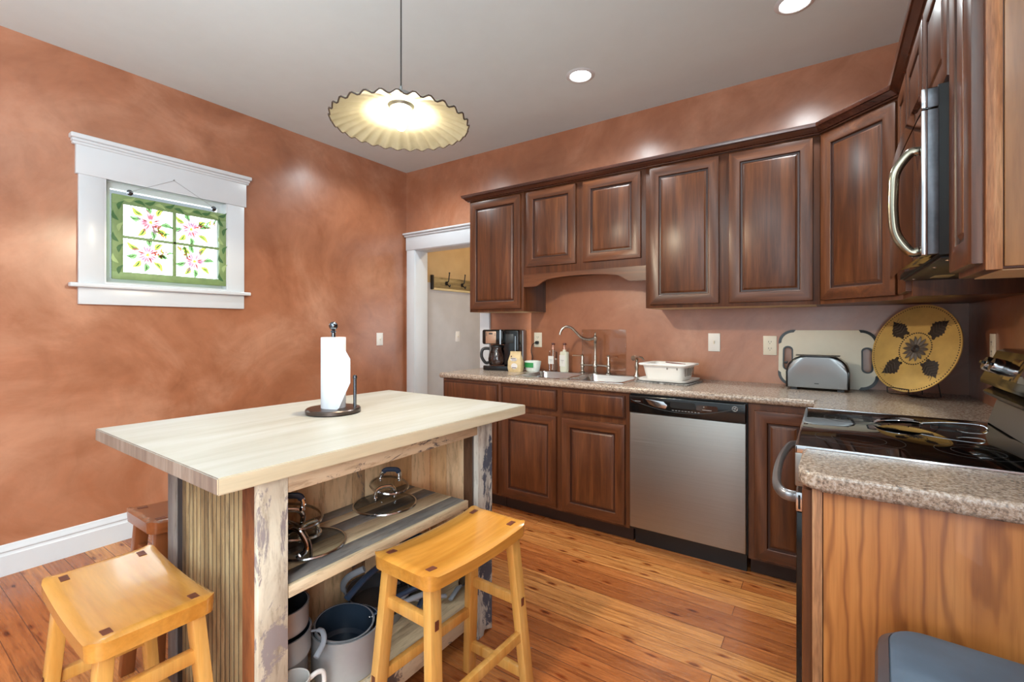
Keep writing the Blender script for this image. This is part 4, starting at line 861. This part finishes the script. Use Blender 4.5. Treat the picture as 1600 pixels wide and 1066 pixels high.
def NT(x, y, z):
    yv = Vector((0, 1, 0)); xv = yv.cross(nv); T = Matrix((xv, yv, nv)).transposed().to_4x4(); T.translation = (x, y, z); return T
for ky in (-.955, -1.045, -1.50, -1.59):
    Tn = NT(3.914, ky, 1.122)
    kb = rg.w('knob', MB(Tn).lathe([(0, .0), (.026, .0), (.024, .022), (.021, .026), (0, .026)], 28), M['steel_smooth'], parent=None)
    rg.w('knob_grip', MB(Tn).box((-.005, -.022, .024), (.005, .022, .034), .002), M['black_gloss'], parent=kb)
Td = NT(3.913, -1.27, 1.122)
rg.w('clock_display', MB(Td).box((-.035, -.14, 0), (.035, .14, .004), .001), M['brown_glass'])
# slotted spoon on the cooktop
sz = .9168
lad = Thing('serving_spoon', 'steel serving spoon with looped flat handle lying on the black cooktop', 'serving spoon', (3.70, -1.16, sz))
def bowl_spoon():
    mb = MB(); vs = []; nU, nV = 12, 8
    for i in range(nU + 1):
        t = i / nU; hw = .03 * math.sin(PI * (t * .92 + .04)) ** .6
        for j in range(nV + 1):
            u = -1 + 2 * j / nV; vs.append((3.575 + .13 * t, -1.150 + hw * u, sz + .004 + .014 * (u * u) * math.sin(PI * t) ** .5 + .010 * t))
    b = len(vs); vs += [(x, y, z + .0015) for x, y, z in vs]; w_ = nV + 1
    fs = [[i * w_ + j, i * w_ + j + 1, (i + 1) * w_ + j + 1, (i + 1) * w_ + j] for i in range(nU) for j in range(nV)]; fs += [[b + q for q in f[::-1]] for f in fs]
    rim_ = [i * w_ for i in range(nU + 1)] + [nU * w_ + j for j in range(1, w_)] + [i * w_ + nV for i in range(nU - 1, -1, -1)] + [j for j in range(nV - 1, 0, -1)]
    fs += [[rim_[k], rim_[(k + 1) % len(rim_)], b + rim_[(k + 1) % len(rim_)], b + rim_[k]] for k in range(len(rim_))]
    mb.add(vs, fs); return mb
lad.w('spoon_bowl', bowl_spoon(), M['chrome'])
hpts = catmull([(3.69, -1.15, sz + .016), (3.75, -1.153, sz + .026), (3.81, -1.158, sz + .030), (3.845, -1.163, sz + .028), (3.855, -1.17, sz + .016), (3.842, -1.176, sz + .006), (3.80, -1.182, sz + .006), (3.785, -1.184, sz + .010)], 6)
hm = MB(); vs = []; fs = []
for i, p in enumerate(hpts):
    a = hpts[max(0, i - 1)]; b = hpts[min(len(hpts) - 1, i + 1)]; d = (b - a).normalized(); sd = Vector((0, 1, 0)); nn_ = d.cross(sd).normalized(); wd = .006 + .004 * min(1, i / 20)
    vs += [tuple(p + sd * wd + nn_ * .001), tuple(p - sd * wd + nn_ * .001), tuple(p - sd * wd - nn_ * .001), tuple(p + sd * wd - nn_ * .001)]
for i in range(len(hpts) - 1):
    for k in range(4): fs.append([i * 4 + k, i * 4 + (k + 1) % 4, i * 4 + 4 + (k + 1) % 4, i * 4 + 4 + k])
fs += [[3, 2, 1, 0], [(len(hpts) - 1) * 4 + k for k in range(4)]]
hm.add(vs, fs); lad.w('spoon_handle', hm, M['chrome'])

# ------------------------------------------------------------------ microwave
mw = Thing('microwave', 'over-the-range microwave with dark glass door and arched steel handle', 'microwave', (3.85, -1.268, 1.43))
mw.w('body', MB().box((3.672, RY0 + .002, 1.435), (RX - .002, RY1 - .002, 1.862), .002), simple('matte_black_case', srgb(16, 16, 17), .6))
def bowed(y0, y1, z0, z1, xf, bow, xb):
    n = 12; f = [(xf - bow * math.sin(PI * i / n), y0 + (y1 - y0) * i / n) for i in range(n + 1)]; return MB().prism(f + [(xb, y1), (xb, y0)], z0, z1, 'xy', bev=.002)
mwd = mw.w('door', bowed(RY0 + .004, RY1 - .004, 1.437, 1.80, 3.642, .006, 3.672), M['brown_glass'])
mw.w('vent_grille', bowed(RY0 + .004, RY1 - .004, 1.806, 1.858, 3.642, .006, 3.672), M['brown_glass'])
mw.w('steel_edge', MB().box((3.640, RY0 - .001, 1.436), (3.652, RY0 + .008, 1.802), .002).box((3.640, RY0 - .001, 1.807), (3.652, RY0 + .008, 1.856), .002), M['steel_smooth'])
mw.w('side_trim', MB().box((3.652, RY0 - .0005, 1.438), (3.673, RY0 + .006, 1.802), .001).box((3.652, RY0 - .0005, 1.807), (3.673, RY0 + .006, 1.854), .001), M['grey_metal'])
hh = catmull([(3.640, -1.60, 1.715), (3.622, -1.60, 1.712), (3.594, -1.60, 1.668), (3.589, -1.60, 1.61), (3.589, -1.60, 1.555), (3.596, -1.60, 1.500), (3.622, -1.60, 1.455), (3.640, -1.60, 1.452)], 5)
mw.w('door_handle', MB().tube(hh, .0088, 12, flat=1.35), simple('aged_steel_handle', srgb(150, 144, 128), .22, 1.0), parent=mwd)
mw.w('bottom_plate', MB().box((3.68, RY0 + .03, 1.428), (3.99, RY1 - .03, 1.436), .002), M['black_plastic'])
for ly in (-1.47, -1.07): mw.w('task_lamp', MB().box((3.74, ly - .05, 1.4265), (3.79, ly + .05, 1.429), .001), simple('pale_lamp_lens', srgb(200, 190, 140), .4))
for sy in (-1.58, -1.40, -1.0): mw.w('screw', MB().lathe([(0, 0), (.005, 0), (.004, -.002), (0, -.003)], 12, Tm((3.70, sy, 1.428))), M['chrome'])

# ------------------------------------------------------------------ island
IT, IB = .914, .874
isl = Thing('kitchen_island', 'reclaimed wood kitchen island with pale thick butcher block top and open shelves', 'kitchen island', (1.9, -2.1, 0))
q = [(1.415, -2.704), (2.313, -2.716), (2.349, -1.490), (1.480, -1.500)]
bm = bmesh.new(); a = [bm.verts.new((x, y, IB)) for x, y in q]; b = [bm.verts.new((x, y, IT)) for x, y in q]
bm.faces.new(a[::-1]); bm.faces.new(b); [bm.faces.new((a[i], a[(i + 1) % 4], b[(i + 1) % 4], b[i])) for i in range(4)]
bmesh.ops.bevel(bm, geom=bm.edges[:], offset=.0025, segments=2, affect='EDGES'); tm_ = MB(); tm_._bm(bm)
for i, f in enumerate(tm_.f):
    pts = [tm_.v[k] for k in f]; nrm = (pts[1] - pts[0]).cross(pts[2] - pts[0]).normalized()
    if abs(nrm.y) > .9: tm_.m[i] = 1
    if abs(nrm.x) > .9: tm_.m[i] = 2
isl.w('butcher_block_top', tm_, [M['block'], M['block_end'], wood('lit_maple_edge', srgb(206, 188, 154), srgb(218, 202, 170), srgb(228, 214, 186), 'y', .8, .5, 0, .02, streak=.08)])  # warm maple side faces, paled to put side light into the colour
X0, X1, Y0, Y1 = 1.742, 2.285, -2.612, -1.650; XB = 1.93
# near end: beadboard between boards
nb = MB()
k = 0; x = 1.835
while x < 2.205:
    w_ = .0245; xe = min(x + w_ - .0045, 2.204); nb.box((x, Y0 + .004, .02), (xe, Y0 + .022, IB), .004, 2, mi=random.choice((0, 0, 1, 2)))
    if xe < 2.2: nb.box((xe - .001, Y0 + .0065, .02), (x + w_ + .001, Y0 + .0215, IB), mi=3)  # dark strips put the groove shade into colour
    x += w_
isl.w('panel_backing', MB().box((1.839, Y0 + .0225, .02), (2.204, Y0 + .027, IB)), M['barn_black'])  # black sheet behind the beads, added to darken their gaps
isl.w('beadboard_panel', nb, [M['barn_bead'], barn('darker_worn_bead', [(70, 54, 38), (116, 92, 62), (150, 126, 88)], 'z', 3.9, 5), barn('paler_worn_bead', [(120, 98, 68), (168, 146, 108), (192, 174, 138)], 'z', 2.7, 5), simple('groove_shade', srgb(52, 40, 30), .8)])
isl.w('end_board', MB().box((X0, Y0, 0), (1.802, Y0 + .028, IB), .003), M['barn_grey'])
isl.w('end_board', MB().box((1.803, Y0 + .004, 0), (1.838, Y0 + .024, IB), .002), M['barn_black'])
isl.w('end_board', MB().box((2.205, Y0, 0), (2.264, Y0 + .028, IB), .003), M['barn_orange'])
isl.w('front_post', MB().box((2.265, Y0, 0), (X1, Y0 + .078, IB), .003), M['barn_white'])
# apron and far leg
isl.w('apron', MB().box((2.262, Y0 + .079, .822), (2.282, -1.742, IB), .002), M['barn_apron'])
lg_ = isl.w('far_post', MB().prism([(-1.742, IB), (-1.742, .0), (-1.708, .0), (-1.700, .02), (-1.650, .0), (-1.650, IB)][::1], 2.262, X1, 'yz'), M['barn_blue'])
isl.w('far_post_return', MB().box((2.18, Y1 - .002, 0), (2.262, Y1 + .02, IB), .002), M['barn_grey'])
# back planks
yy = Y0 + .03; mats = [M['pine'], M['pine2'], M['pine'], M['pine'], M['pine_grey'], M['pine'], M['pine2'], M['pine']]; i = 0
ws = [.13, .155, .105, .12, .06, .13, .12, .13]
while yy < Y1 - .01:
    w_ = ws[i % 8]; isl.w('back_plank', MB().box((XB - .018, yy + .0008, .10), (XB, min(yy + w_, Y1) - .0008, IB), .0015), mats[i % 8]); yy += w_; i += 1
# far end planks (inside face)
for k, (a, b, mt) in enumerate(((XB, 2.03, 'pine2'), (2.03, 2.13, 'pine'), (2.13, 2.262, 'pine_brown'))): isl.w('end_plank', MB().box((a + .0008, Y1 + .0, .08), (b - .0008, Y1 + .018, IB), .0015), M[mt])
isl.w('seating_side_panel', MB().box((X0, Y0 + .03, .06), (X0 + .018, Y1, IB), .002), M['barn_grey'])
# shelves of boards
def shelf(z, name, spec, y0, y1, xf):
    x = XB + .001
    for w_, mt in spec:
        isl.w(name, MB().box((x, y0, z - .026), (min(x + w_ - .002, xf), y1, z), .0015), M[mt]); x += w_
shelf(.575, 'shelf_board', [(.06, 'barn_shelf'), (.05, 'barn_cream'), (.07, 'barn_shelf'), (.085, 'barn_cream'), (.075, 'barn_shelf')], Y0 + .03, -1.80, 2.27)
isl.w('shelf_edge', MB().box((2.268, Y0 + .08, .546), (2.282, -1.80, .577), .0015), M['barn_cream'])
shelf(.165, 'lower_shelf_board', [(.12, 'barn_cream'), (.12, 'barn_cream'), (.10, 'barn_cream')], Y0 + .03, Y1 - .002, 2.264)
isl.w('lower_apron', MB().box((2.264, Y0 + .08, .075), (2.282, -1.742, .167), .002), M['barn_apron'])
isl.w('foot_brace', MB().beam((2.272, -1.80, .09), (2.272, -1.742, .03), .014, .03, .001), M['barn_grey'])

# paper towel holder
ph = Thing('paper_towel_holder', 'dark metal paper towel holder with ball finial on the island top', 'paper towel holder', (1.815, -2.075, IT))
ph.l('base_plate', MB().lathe([(0, 0), (.098, 0), (.104, .004), (.104, .016), (.100, .020), (.09, .021), (0, .021)], 56), M['bronze'])
ph.l('center_post', MB().lathe([(0, .02), (.008, .02), (.008, .318), (.012, .322), (.007, .328), (0, .328)], 20), M['gunmetal'])
ph.l('ball_finial', MB().lathe([(0, .326)] + [(.017 * math.sin(R_(a)), .345 - .017 * math.cos(R_(a))) for a in range(15, 180, 15)] + [(0, .362)], 24), M['gunmetal'])
ph.l('tension_arm', MB().tube([(.062, .055, .02), (.062, .055, .135)], .0065, 12).lathe([(0, .130), (.008, .134), (.009, .141), (.006, .148), (0, .15)], 14, Tm((.062, .055, 0))), M['gunmetal'])
pr_ = Thing('paper_towel_roll', 'white paper towel roll with a loose corner sheet on the holder', 'paper towel', (1.815, -2.075, IT + .021))
pr_.l('roll', MB().lathe([(.019, 0), (.046, 0), (.047, .002), (.047, .277), (.046, .279), (.019, .279), (.018, .27), (.018, .01), (.019, 0)], 48), M['paper'])
lsh = MB(); vs = []; fs = []; td = Vector((.826, .564, 0)); tn = Vector((.564, -.826, 0))
nS = 10
for i in range(nS + 1):
    t = i / nS; ln = .085 * t; top = .279 - max(0, ln - .040) * 1.85; bot = max(0, ln - .040) * 2.3
    c = tn * (.0475 + .006 * math.sin(t * 2.5)) + td * ln; vs += [(c.x, c.y, bot), (c.x, c.y, top)]
m_ = len(vs); vs += [(x + tn.x * .0012, y + tn.y * .0012, z) for x, y, z in vs]
for i in range(nS): fs += [[2 * i, 2 * i + 1, 2 * i + 3, 2 * i + 2], [m_ + 2 * i, m_ + 2 * i + 2, m_ + 2 * i + 3, m_ + 2 * i + 1], [2 * i, 2 * i + 2, m_ + 2 * i + 2, m_ + 2 * i], [2 * i + 1, m_ + 2 * i + 1, m_ + 2 * i + 3, 2 * i + 3]]
fs += [[2 * nS, 2 * nS + 1, m_ + 2 * nS + 1, m_ + 2 * nS]]
lsh.add(vs, fs); pr_.l('loose_sheet', lsh, M['paper'])

# ------------------------------------------------------------------ glass lids on the island shelf
def lid(x, y, z, r, label, tilt=(0, 0), hrot=0, dark=False):
    t = Thing('pan_lid', label, 'pan lid', (x, y, z)); t.o.rotation_euler = (R_(tilt[0]), R_(tilt[1]), R_(hrot))
    t.l('glass_dome', MB().lathe([(r - .004, .003), (r * .8, .012), (r * .5, .02), (r * .2, .025), (0, .026), (0, .023), (r * .2, .022), (r * .5, .017), (r * .8, .009), (r - .004, .0)], 48), M['glass'])
    t.l('steel_rim', MB().lathe([(r - .005, -.003), (r, -.002), (r + .002, .001), (r, .005), (r - .005, .005), (r - .005, -.003)], 56), M['steel_smooth'])
    h = t.l('handle', MB().tube(catmull([(-.036, 0, .022), (-.034, 0, .05), (-.018, 0, .064), (.018, 0, .064), (.034, 0, .05), (.036, 0, .022)], 5), .0048, 8, flat=1.6), M['chrome'])
    if dark: t.l('handle_cover', MB().tube(catmull([(-.03, 0, .056), (-.018, 0, .066), (.018, 0, .066), (.03, 0, .056)], 5), .0068, 8, flat=1.5), M['handle_blue'], parent=h)
    for s in (-1, 1): t.l('handle_rivet', MB().lathe([(0, .021), (.009, .021), (.008, .030), (0, .031)], 14, Tm((s * .036, 0, 0))), M['chrome'], parent=h)
    return t
SH = .575
lid(2.045, -2.01, SH + .004, .118, 'large flat glass lid lying farther back on the upper island shelf', hrot=65)
lid(2.005, -1.955, SH + .052, .075, 'small glass lid with dark-grip handle stacked on the large lid', (10, 6), 55, True)
lid(2.105, -2.365, SH + .004, .112, 'clear glass lid lying flat near the front post, handle leaning toward the shelf edge', hrot=100)
lid(2.060, -2.405, SH + .044, .098, 'glass lid tilted on a pile behind the front post', (-6, 10), 60)
lid(2.055, -2.40, SH + .088, .100, 'topmost piled glass lid with tall dark-grip arch handle behind the front post', (4, 8), 60, True)
lid(2.175, -2.475, SH + .050, .085, 'small glass lid leaning upright behind the front post', (0, 55), 20)

# ------------------------------------------------------------------ cookware on the lower shelf
LS = .166
def pot(x, y, z, r, h, name, label, cat, out, inn, handle=None, tilt=(0, 0, 0), flare=0.0, hl=.19, hz=None, loop=False, hmat=None):
    t = Thing(name, label, cat, (x, y, z)); t.o.rotation_euler = [R_(a) for a in tilt]
    th = .003
    t.l('vessel', MB().lathe([(0, 0), (r - flare - .012, 0), (r - flare - .003, .004), (r - flare, .012), (r, h - .003), (r + .002, h), (r - th, h)], 56), out)
    t.l('nonstick_lining', MB().lathe([(r + .0006, h + .0008), (r - th, h - .001), (r - flare - th, .014), (r - flare - .014, .005), (0, .004)], 56), inn)
    if handle is not None:
        a = R_(handle); d = Vector((math.cos(a), math.sin(a), 0)); hz_ = hz if hz else h - .02
        P_ = [d * (r - .002) + Vector((0, 0, hz_)), d * (r + .03) + Vector((0, 0, hz_ + .010)), d * (r + hl * .5) + Vector((0, 0, hz_ + .035)), d * (r + hl) + Vector((0, 0, hz_ + .045))]
        t.l('handle', MB().tube(catmull(P_, 6), [.006] * 5 + [.010] * 9 + [.0115] * 5, 10, flat=.75), hmat or M['handle_grey'])
        t.l('rivet', MB().lathe([(0, 0), (.005, 0), (.004, .003), (0, .004)], 10, Matrix.Translation(tuple(d * (r - th - .002) + Vector((0, 0, hz_)))) @ (-d).to_track_quat('Z', 'Y').to_matrix().to_4x4()), M['chrome'])
    if loop:
        for s in (-1, 1): t.l('side_handle', MB().tube(catmull([(-.035, s * (r - .001), h - .025), (-.03, s * (r + .03), h - .018), (.03, s * (r + .03), h - .018), (.035, s * (r - .001), h - .025)], 5), .006, 8), M['chrome'])
    return t
def grip(t, pts, r0, m_):
    n = len(catmull(pts, 6)); t.w('handle', MB().tube(catmull(pts, 6), [r0 * (.55 if k < 4 else 1) for k in range(n)], 10, flat=.75), m_)
pot(2.160, -2.268, LS, .104, .135, 'saucepan', 'large silver-grey saucepan at the front of the lower island shelf', 'saucepan', M['pot_out'], M['pot_in'], 62, hl=.17)
pot(2.152, -2.275, LS + .045, .090, .100, 'saucepan', 'smaller dark-lined saucepan nested tilted inside the large saucepan', 'saucepan', M['pot_out'], M['pot_in'], 75, (0, 6, 0), hl=.19, hmat=M['handle_blue'])
t = pot(2.046, -2.045, LS, .112, .055, 'frying_pan', 'wide grey frying pan lying behind the saucepans', 'frying pan', M['pan'], M['pan_in'], None, flare=.02)
grip(t, [(2.13, -1.97, LS + .05), (2.17, -1.93, LS + .055), (2.20, -1.84, LS + .03)], .010, M['handle_grey'])
t = pot(2.046, -2.050, LS + .064, .114, .042, 'frying_pan', 'upper grey frying pan with long grey handle resting on the wide pan', 'frying pan', M['pan'], M['pan_in'], None, flare=.02, tilt=(-3, 5, 0))
grip(t, [(1.99, -2.145, LS + .098), (2.0, -2.175, LS + .15), (2.04, -2.185, LS + .205), (2.085, -2.16, LS + .24)], .0115, M['handle_grey'])
pot(2.085, -2.452, LS, .083, .11, 'cooking_pot', 'blue-lined grey pot behind the front post, at the bottom of the stack', 'cooking pot', M['pan'], M['pot_in'], None, flare=0)
t = pot(2.105, -2.455, LS + .117, .084, .075, 'cooking_pot', 'grey pot in the middle of the stack behind the front post', 'cooking pot', M['pot_out'], M['pot_in'], None)
grip(t, [(2.155, -2.385, LS + .17), (2.185, -2.372, LS + .175), (2.215, -2.385, LS + .16), (2.23, -2.42, LS + .14)], .008, M['handle_grey'])
pot(2.105, -2.455, LS + .196, .078, .075, 'cooking_pot', 'small black-lined grey pot topping the stack behind the front post', 'cooking pot', M['pot_out'], M['pan_in'], None)
mg = Thing('mug', 'big white ceramic mug at the near front corner of the lower island shelf', 'mug', (2.215, -2.480, LS))
mg.l('cup', MB().lathe([(0, 0), (.040, 0), (.044, .006), (.044, .108), (.042, .11), (.040, .108), (.040, .008), (0, .006)], 36), M['white_plastic'])
mg.l('handle', MB().tube(catmull([(.014, .041, .092), (.018, .062, .098), (.020, .080, .088), (.020, .082, .052), (.018, .066, .034), (.014, .041, .030)], 6), .0068, 12), M['white_plastic'])
pot(2.03, -1.815, LS, .088, .13, 'cooking_pot', 'steel-rimmed dark pot standing at the far end of the lower shelf', 'cooking pot', M['gunmetal'], M['pot_in'], None, loop=True)
t = pot(2.05, -1.845, LS + .135, .07, .075, 'saucepan', 'small blue-handled saucepan perched on the far dark pot', 'saucepan', M['gunmetal'], M['pot_in'], None)
grip(t, [(2.065, -1.912, LS + .195), (2.075, -1.99, LS + .215), (2.10, -2.13, LS + .212), (2.12, -2.235, LS + .185)], .0125, M['handle_blue'])
# hand tools heaped at the far end
def tool(name, p, q, head, label, cat, hm_=None, hw=.03):
    t = Thing(name, label, cat, p); p = Vector(p); q = Vector(q); mid = p.lerp(q, .5) + Vector((0, 0, .006))
    t.w('handle', MB().tube([tuple(p), tuple(mid), tuple(p.lerp(q, .72))], [.009, .011, .006], 10, flat=.7), hm_ or M['handle_blue'])
    d = (q - p).normalized(); T = Matrix.Translation(q) @ d.to_track_quat('Z', 'Y').to_matrix().to_4x4()
    if head == 'whisk':
        mb = MB(T)
        for k in range(5):
            a = PI * k / 5; mb.tube(catmull([(0, 0, -.05), (.018 * math.cos(a), .018 * math.sin(a), -.01), (.022 * math.cos(a), .022 * math.sin(a), .03), (0, 0, .055), (-.022 * math.cos(a), -.022 * math.sin(a), .03), (-.018 * math.cos(a), -.018 * math.sin(a), -.01), (0, 0, -.05)], 4), .0011, 5)
        t.w('wire_head', mb, M['chrome'])
    elif head == 'coil':
        t.w('coil_head', MB(T).tube([(.016 * math.cos(k * .7), .016 * math.sin(k * .7), -.05 + k * .0022) for k in range(50)], .0018, 6), M['black_plastic'])
    else:
        t.w('spoon_head', MB(T).lathe([(0, -.045), (.008, -.04), (hw * .7, -.02), (hw, .005), (hw * .8, .03), (0, .045)], 16, Matrix.Diagonal((1, .25, 1, 1))), M['gunmetal'])
tool('whisk', (2.205, -1.960, LS + .012), (2.140, -1.800, LS + .075), 'whisk', 'steel whisk in the heap of utensils on the lower shelf', 'whisk')
tool('ladle', (2.225, -2.010, LS + .080), (2.165, -1.87, LS + .100), 'spoon', 'blue-black handled ladle hanging over the utensil heap', 'ladle')
tool('masher', (2.135, -2.07, LS + .150), (2.10, -1.97, LS + .115), 'coil', 'black coiled-head tool between the pans and the far pot', 'kitchen tool', M['handle_grey'])
tool('slotted_spoon', (2.215, -1.83, LS + .016), (2.19, -1.71, LS + .03), 'spoon', 'grey spoon lying alone near the far post on the lower shelf', 'spoon', M['handle_grey'])
tool('spatula', (2.185, -2.10, LS + .105), (2.165, -1.935, LS + .125), 'spoon', 'grey long-handled turner lying across the pan edges', 'spatula', M['handle_grey'], .036)

# ------------------------------------------------------------------ saddle stools (long axis local y, high stretcher at -y end)
def make_stool(name, label, seatm, legm, loc, rz):
    H = .605; t = Thing(name, label, 'stool', loc, rz, group='wooden saddle stools around the island')
    mb = MB(); nx, ny = 14, 24; hx, hy = .122, .225; vs = []; 
    def out(u, v):   # rounded-rectangle plan
        x, y = u * hx, v * hy; r = .03; ax, ay = max(0, abs(x) - (hx - r)), max(0, abs(y) - (hy - r)); L = math.hypot(ax, ay)
        if L > r and L > 0: k = r / L; x = math.copysign(hx - r + ax * k, x); y = math.copysign(hy - r + ay * k, y)
        return x, y
    U = [-1 + 2 * i / nx for i in range(nx + 1)]; V = [-1 + 2 * j / ny for j in range(ny + 1)]
    U = [math.sin(u * PI / 2) * .3 + u * .7 for u in U]; V = [math.sin(v * PI / 2) * .3 + v * .7 for v in V]
    def ztop(x, y): 
        e_ = min(hx - abs(x), hy - abs(y)); rd = .006; dz = rd - math.sqrt(max(0, rd * rd - max(0, rd - e_) ** 2)) if e_ < rd else 0
        return H - .014 * (1 - (y / hy) ** 2) - dz
    W = ny + 1
    for u in U:
        for v in V: x, y = out(u, v); vs.append((x, y, ztop(x, y)))
    b = len(vs)
    for u in U:
        for v in V: x, y = out(u, v); vs.append((x * .985, y * .99, H - .042 - .010 * (1 - (y / hy) ** 2)))
    fs = [[i * W + j, (i + 1) * W + j, (i + 1) * W + j + 1, i * W + j + 1] for i in range(nx) for j in range(ny)]; fs += [[b + k for k in f[::-1]] for f in fs]
    rm = [i * W for i in range(nx + 1)] + [nx * W + j for j in range(1, W)] + [i * W + ny for i in range(nx - 1, -1, -1)] + [j for j in range(ny - 1, 0, -1)]
    fs += [[rm[k], rm[(k + 1) % len(rm)], b + rm[(k + 1) % len(rm)], b + rm[k]] for k in range(len(rm))]
    mb.add(vs, fs); seat = t.l('seat', mb, seatm, smooth=50)
    tx, ty = .082, .180; bx, by = .132, .215
    def leg_at(sx, sy, z): k = 1 - z / H; return Vector((sx * (tx + (bx - tx) * k), sy * (ty + (by - ty) * k), z))
    for sx in (-1, 1):
        for sy in (-1, 1):
            top = leg_at(sx, sy, H - .035); bot = leg_at(sx, sy, 0); l_ = MB().beam(tuple(bot), tuple(top), .030, .042, .004)
            t.l('leg', l_, legm)
            x, y = sx * tx, sy * (ty + .002); T = Tm((x, y, ztop(x, y)), rx=sy * 3.5)
            t.l('tenon', MB(T).box((-.009, -.015, -.004), (.009, .015, .0012), .0004, 1), M['plug'], parent=seat)
    def rail(a, b, nm='stretcher'):
        a, b = Vector(a), Vector(b); return t.l(nm, MB().beam(tuple(a), tuple(b), .020, .032, .003, side=(1, 0, 0) if abs((b - a).y) > abs((b - a).x) else (0, 1, 0)), legm)
    for sy, zz in ((-1, (.46, .17)), (1, (.345, .10))):
        for z in zz: rail(leg_at(-1, sy, z), leg_at(1, sy, z))
    for sx in (-1, 1):
        rail(leg_at(sx, -1, .235), leg_at(sx, 1, .235))
        for sy in (-1, 1):
            for z in (.235,):
                p = leg_at(sx, sy, z); t.l('tenon', MB().box((p.x - .007, p.y + sy * .0205, p.z - .013), (p.x + .007, p.y + sy * .0225, p.z + .013), .0004, 1), M['plug'])
            p = leg_at(sx, sy, (.46 if sy < 0 else .345)); t.l('tenon', MB().box((p.x + sx * .0155, p.y - .007, p.z - .013), (p.x + sx * .0175, p.y + .007, p.z + .013), .0004, 1), M['plug'])
    return t
make_stool('saddle_stool', 'honey-coloured saddle stool standing in front of the island open shelves', M['honey'], M['honey_z'], (2.482, -2.105, 0), R_(-2))
make_stool('saddle_stool', 'honey-coloured saddle stool at the near end of the island, left foreground', M['honey'], M['honey_z'], (1.985, -2.785, 0), R_(88.5))
make_stool('saddle_stool', 'saddle stool coloured reddish brown for shade, tucked under the seating side of the island by the wall', M['redwood'], M['shaded_wood_z'], (1.475, -2.385, 0), R_(0))

# ------------------------------------------------------------------ trash can in the right foreground
tc = Thing('trash_can', 'dark trash can with blue-grey rounded lid against the oak end panel', 'trash can', (3.735, -2.105, 0), R_(-4))
tc.l('bin_body', loft(MB(), [(.17, .12, .05, 0), (.205, .155, .06, .56), (.21, .16, .06, .565)], 6), simple('dark_grey_bin_plastic', srgb(74, 70, 74), .4, var=.05))
tc.l('lid_edge_band', loft(MB(), [(.214, .164, .070, .560), (.217, .167, .072, .585), (.212, .162, .070, .612), (.196, .148, .062, .626), (.192, .144, .06, .622)], 8), simple('dark_lid_edge', srgb(72, 70, 76), .35))
tc.l('lid', loft(MB(), [(.1945, .1465, .0605, .6245), (.193, .145, .060, .629), (.186, .138, .056, .632)], 8), simple('blue_grey_lid', srgb(74, 96, 116), .4, var=.12, scale=7))

# ------------------------------------------------------------------ coat rack in the hall
cr = Thing('coat_rack', 'weathered board coat rack with dark double hooks on the hall wall', 'coat rack', (0, .69, 1.72))
cr.w('backboard', MB().box((.001, .345, 1.665), (.02, 1.10, 1.785), .003), barn('worn_yellow_board', [(90, 76, 50), (150, 128, 84), (206, 184, 132)], 'y', 15, 8))
cr.w('edge_strip', MB().box((.001, .345, 1.645), (.026, 1.10, 1.667), .002), simple('cream_strip', srgb(214, 196, 150), .5))
cr.w('end_block', MB().box((.001, .335, 1.650), (.03, .36, 1.80), .003), M['black_plastic'])
for hy_ in (.56, .82, 1.03):
    h = cr.w('hook', MB().lathe([(0, .0), (.022, 0), (.02, .006), (0, .008)], 16, Tm((.02, hy_, 1.725), ry=90)).tube(catmull([(.026, hy_, 1.74), (.05, hy_, 1.745), (.06, hy_, 1.79), (.066, hy_, 1.83)], 5), .006, 8).tube(catmull([(.026, hy_, 1.72), (.055, hy_, 1.70), (.068, hy_, 1.685), (.078, hy_, 1.71)], 5), .006, 8), M['black_plastic'])
    cr.w('hook_ball', MB().lathe([(0, -.009), (.008, -.005), (.009, 0), (.008, .005), (0, .009)], 12, Tm((.066, hy_, 1.836))), M['black_plastic'], parent=h)
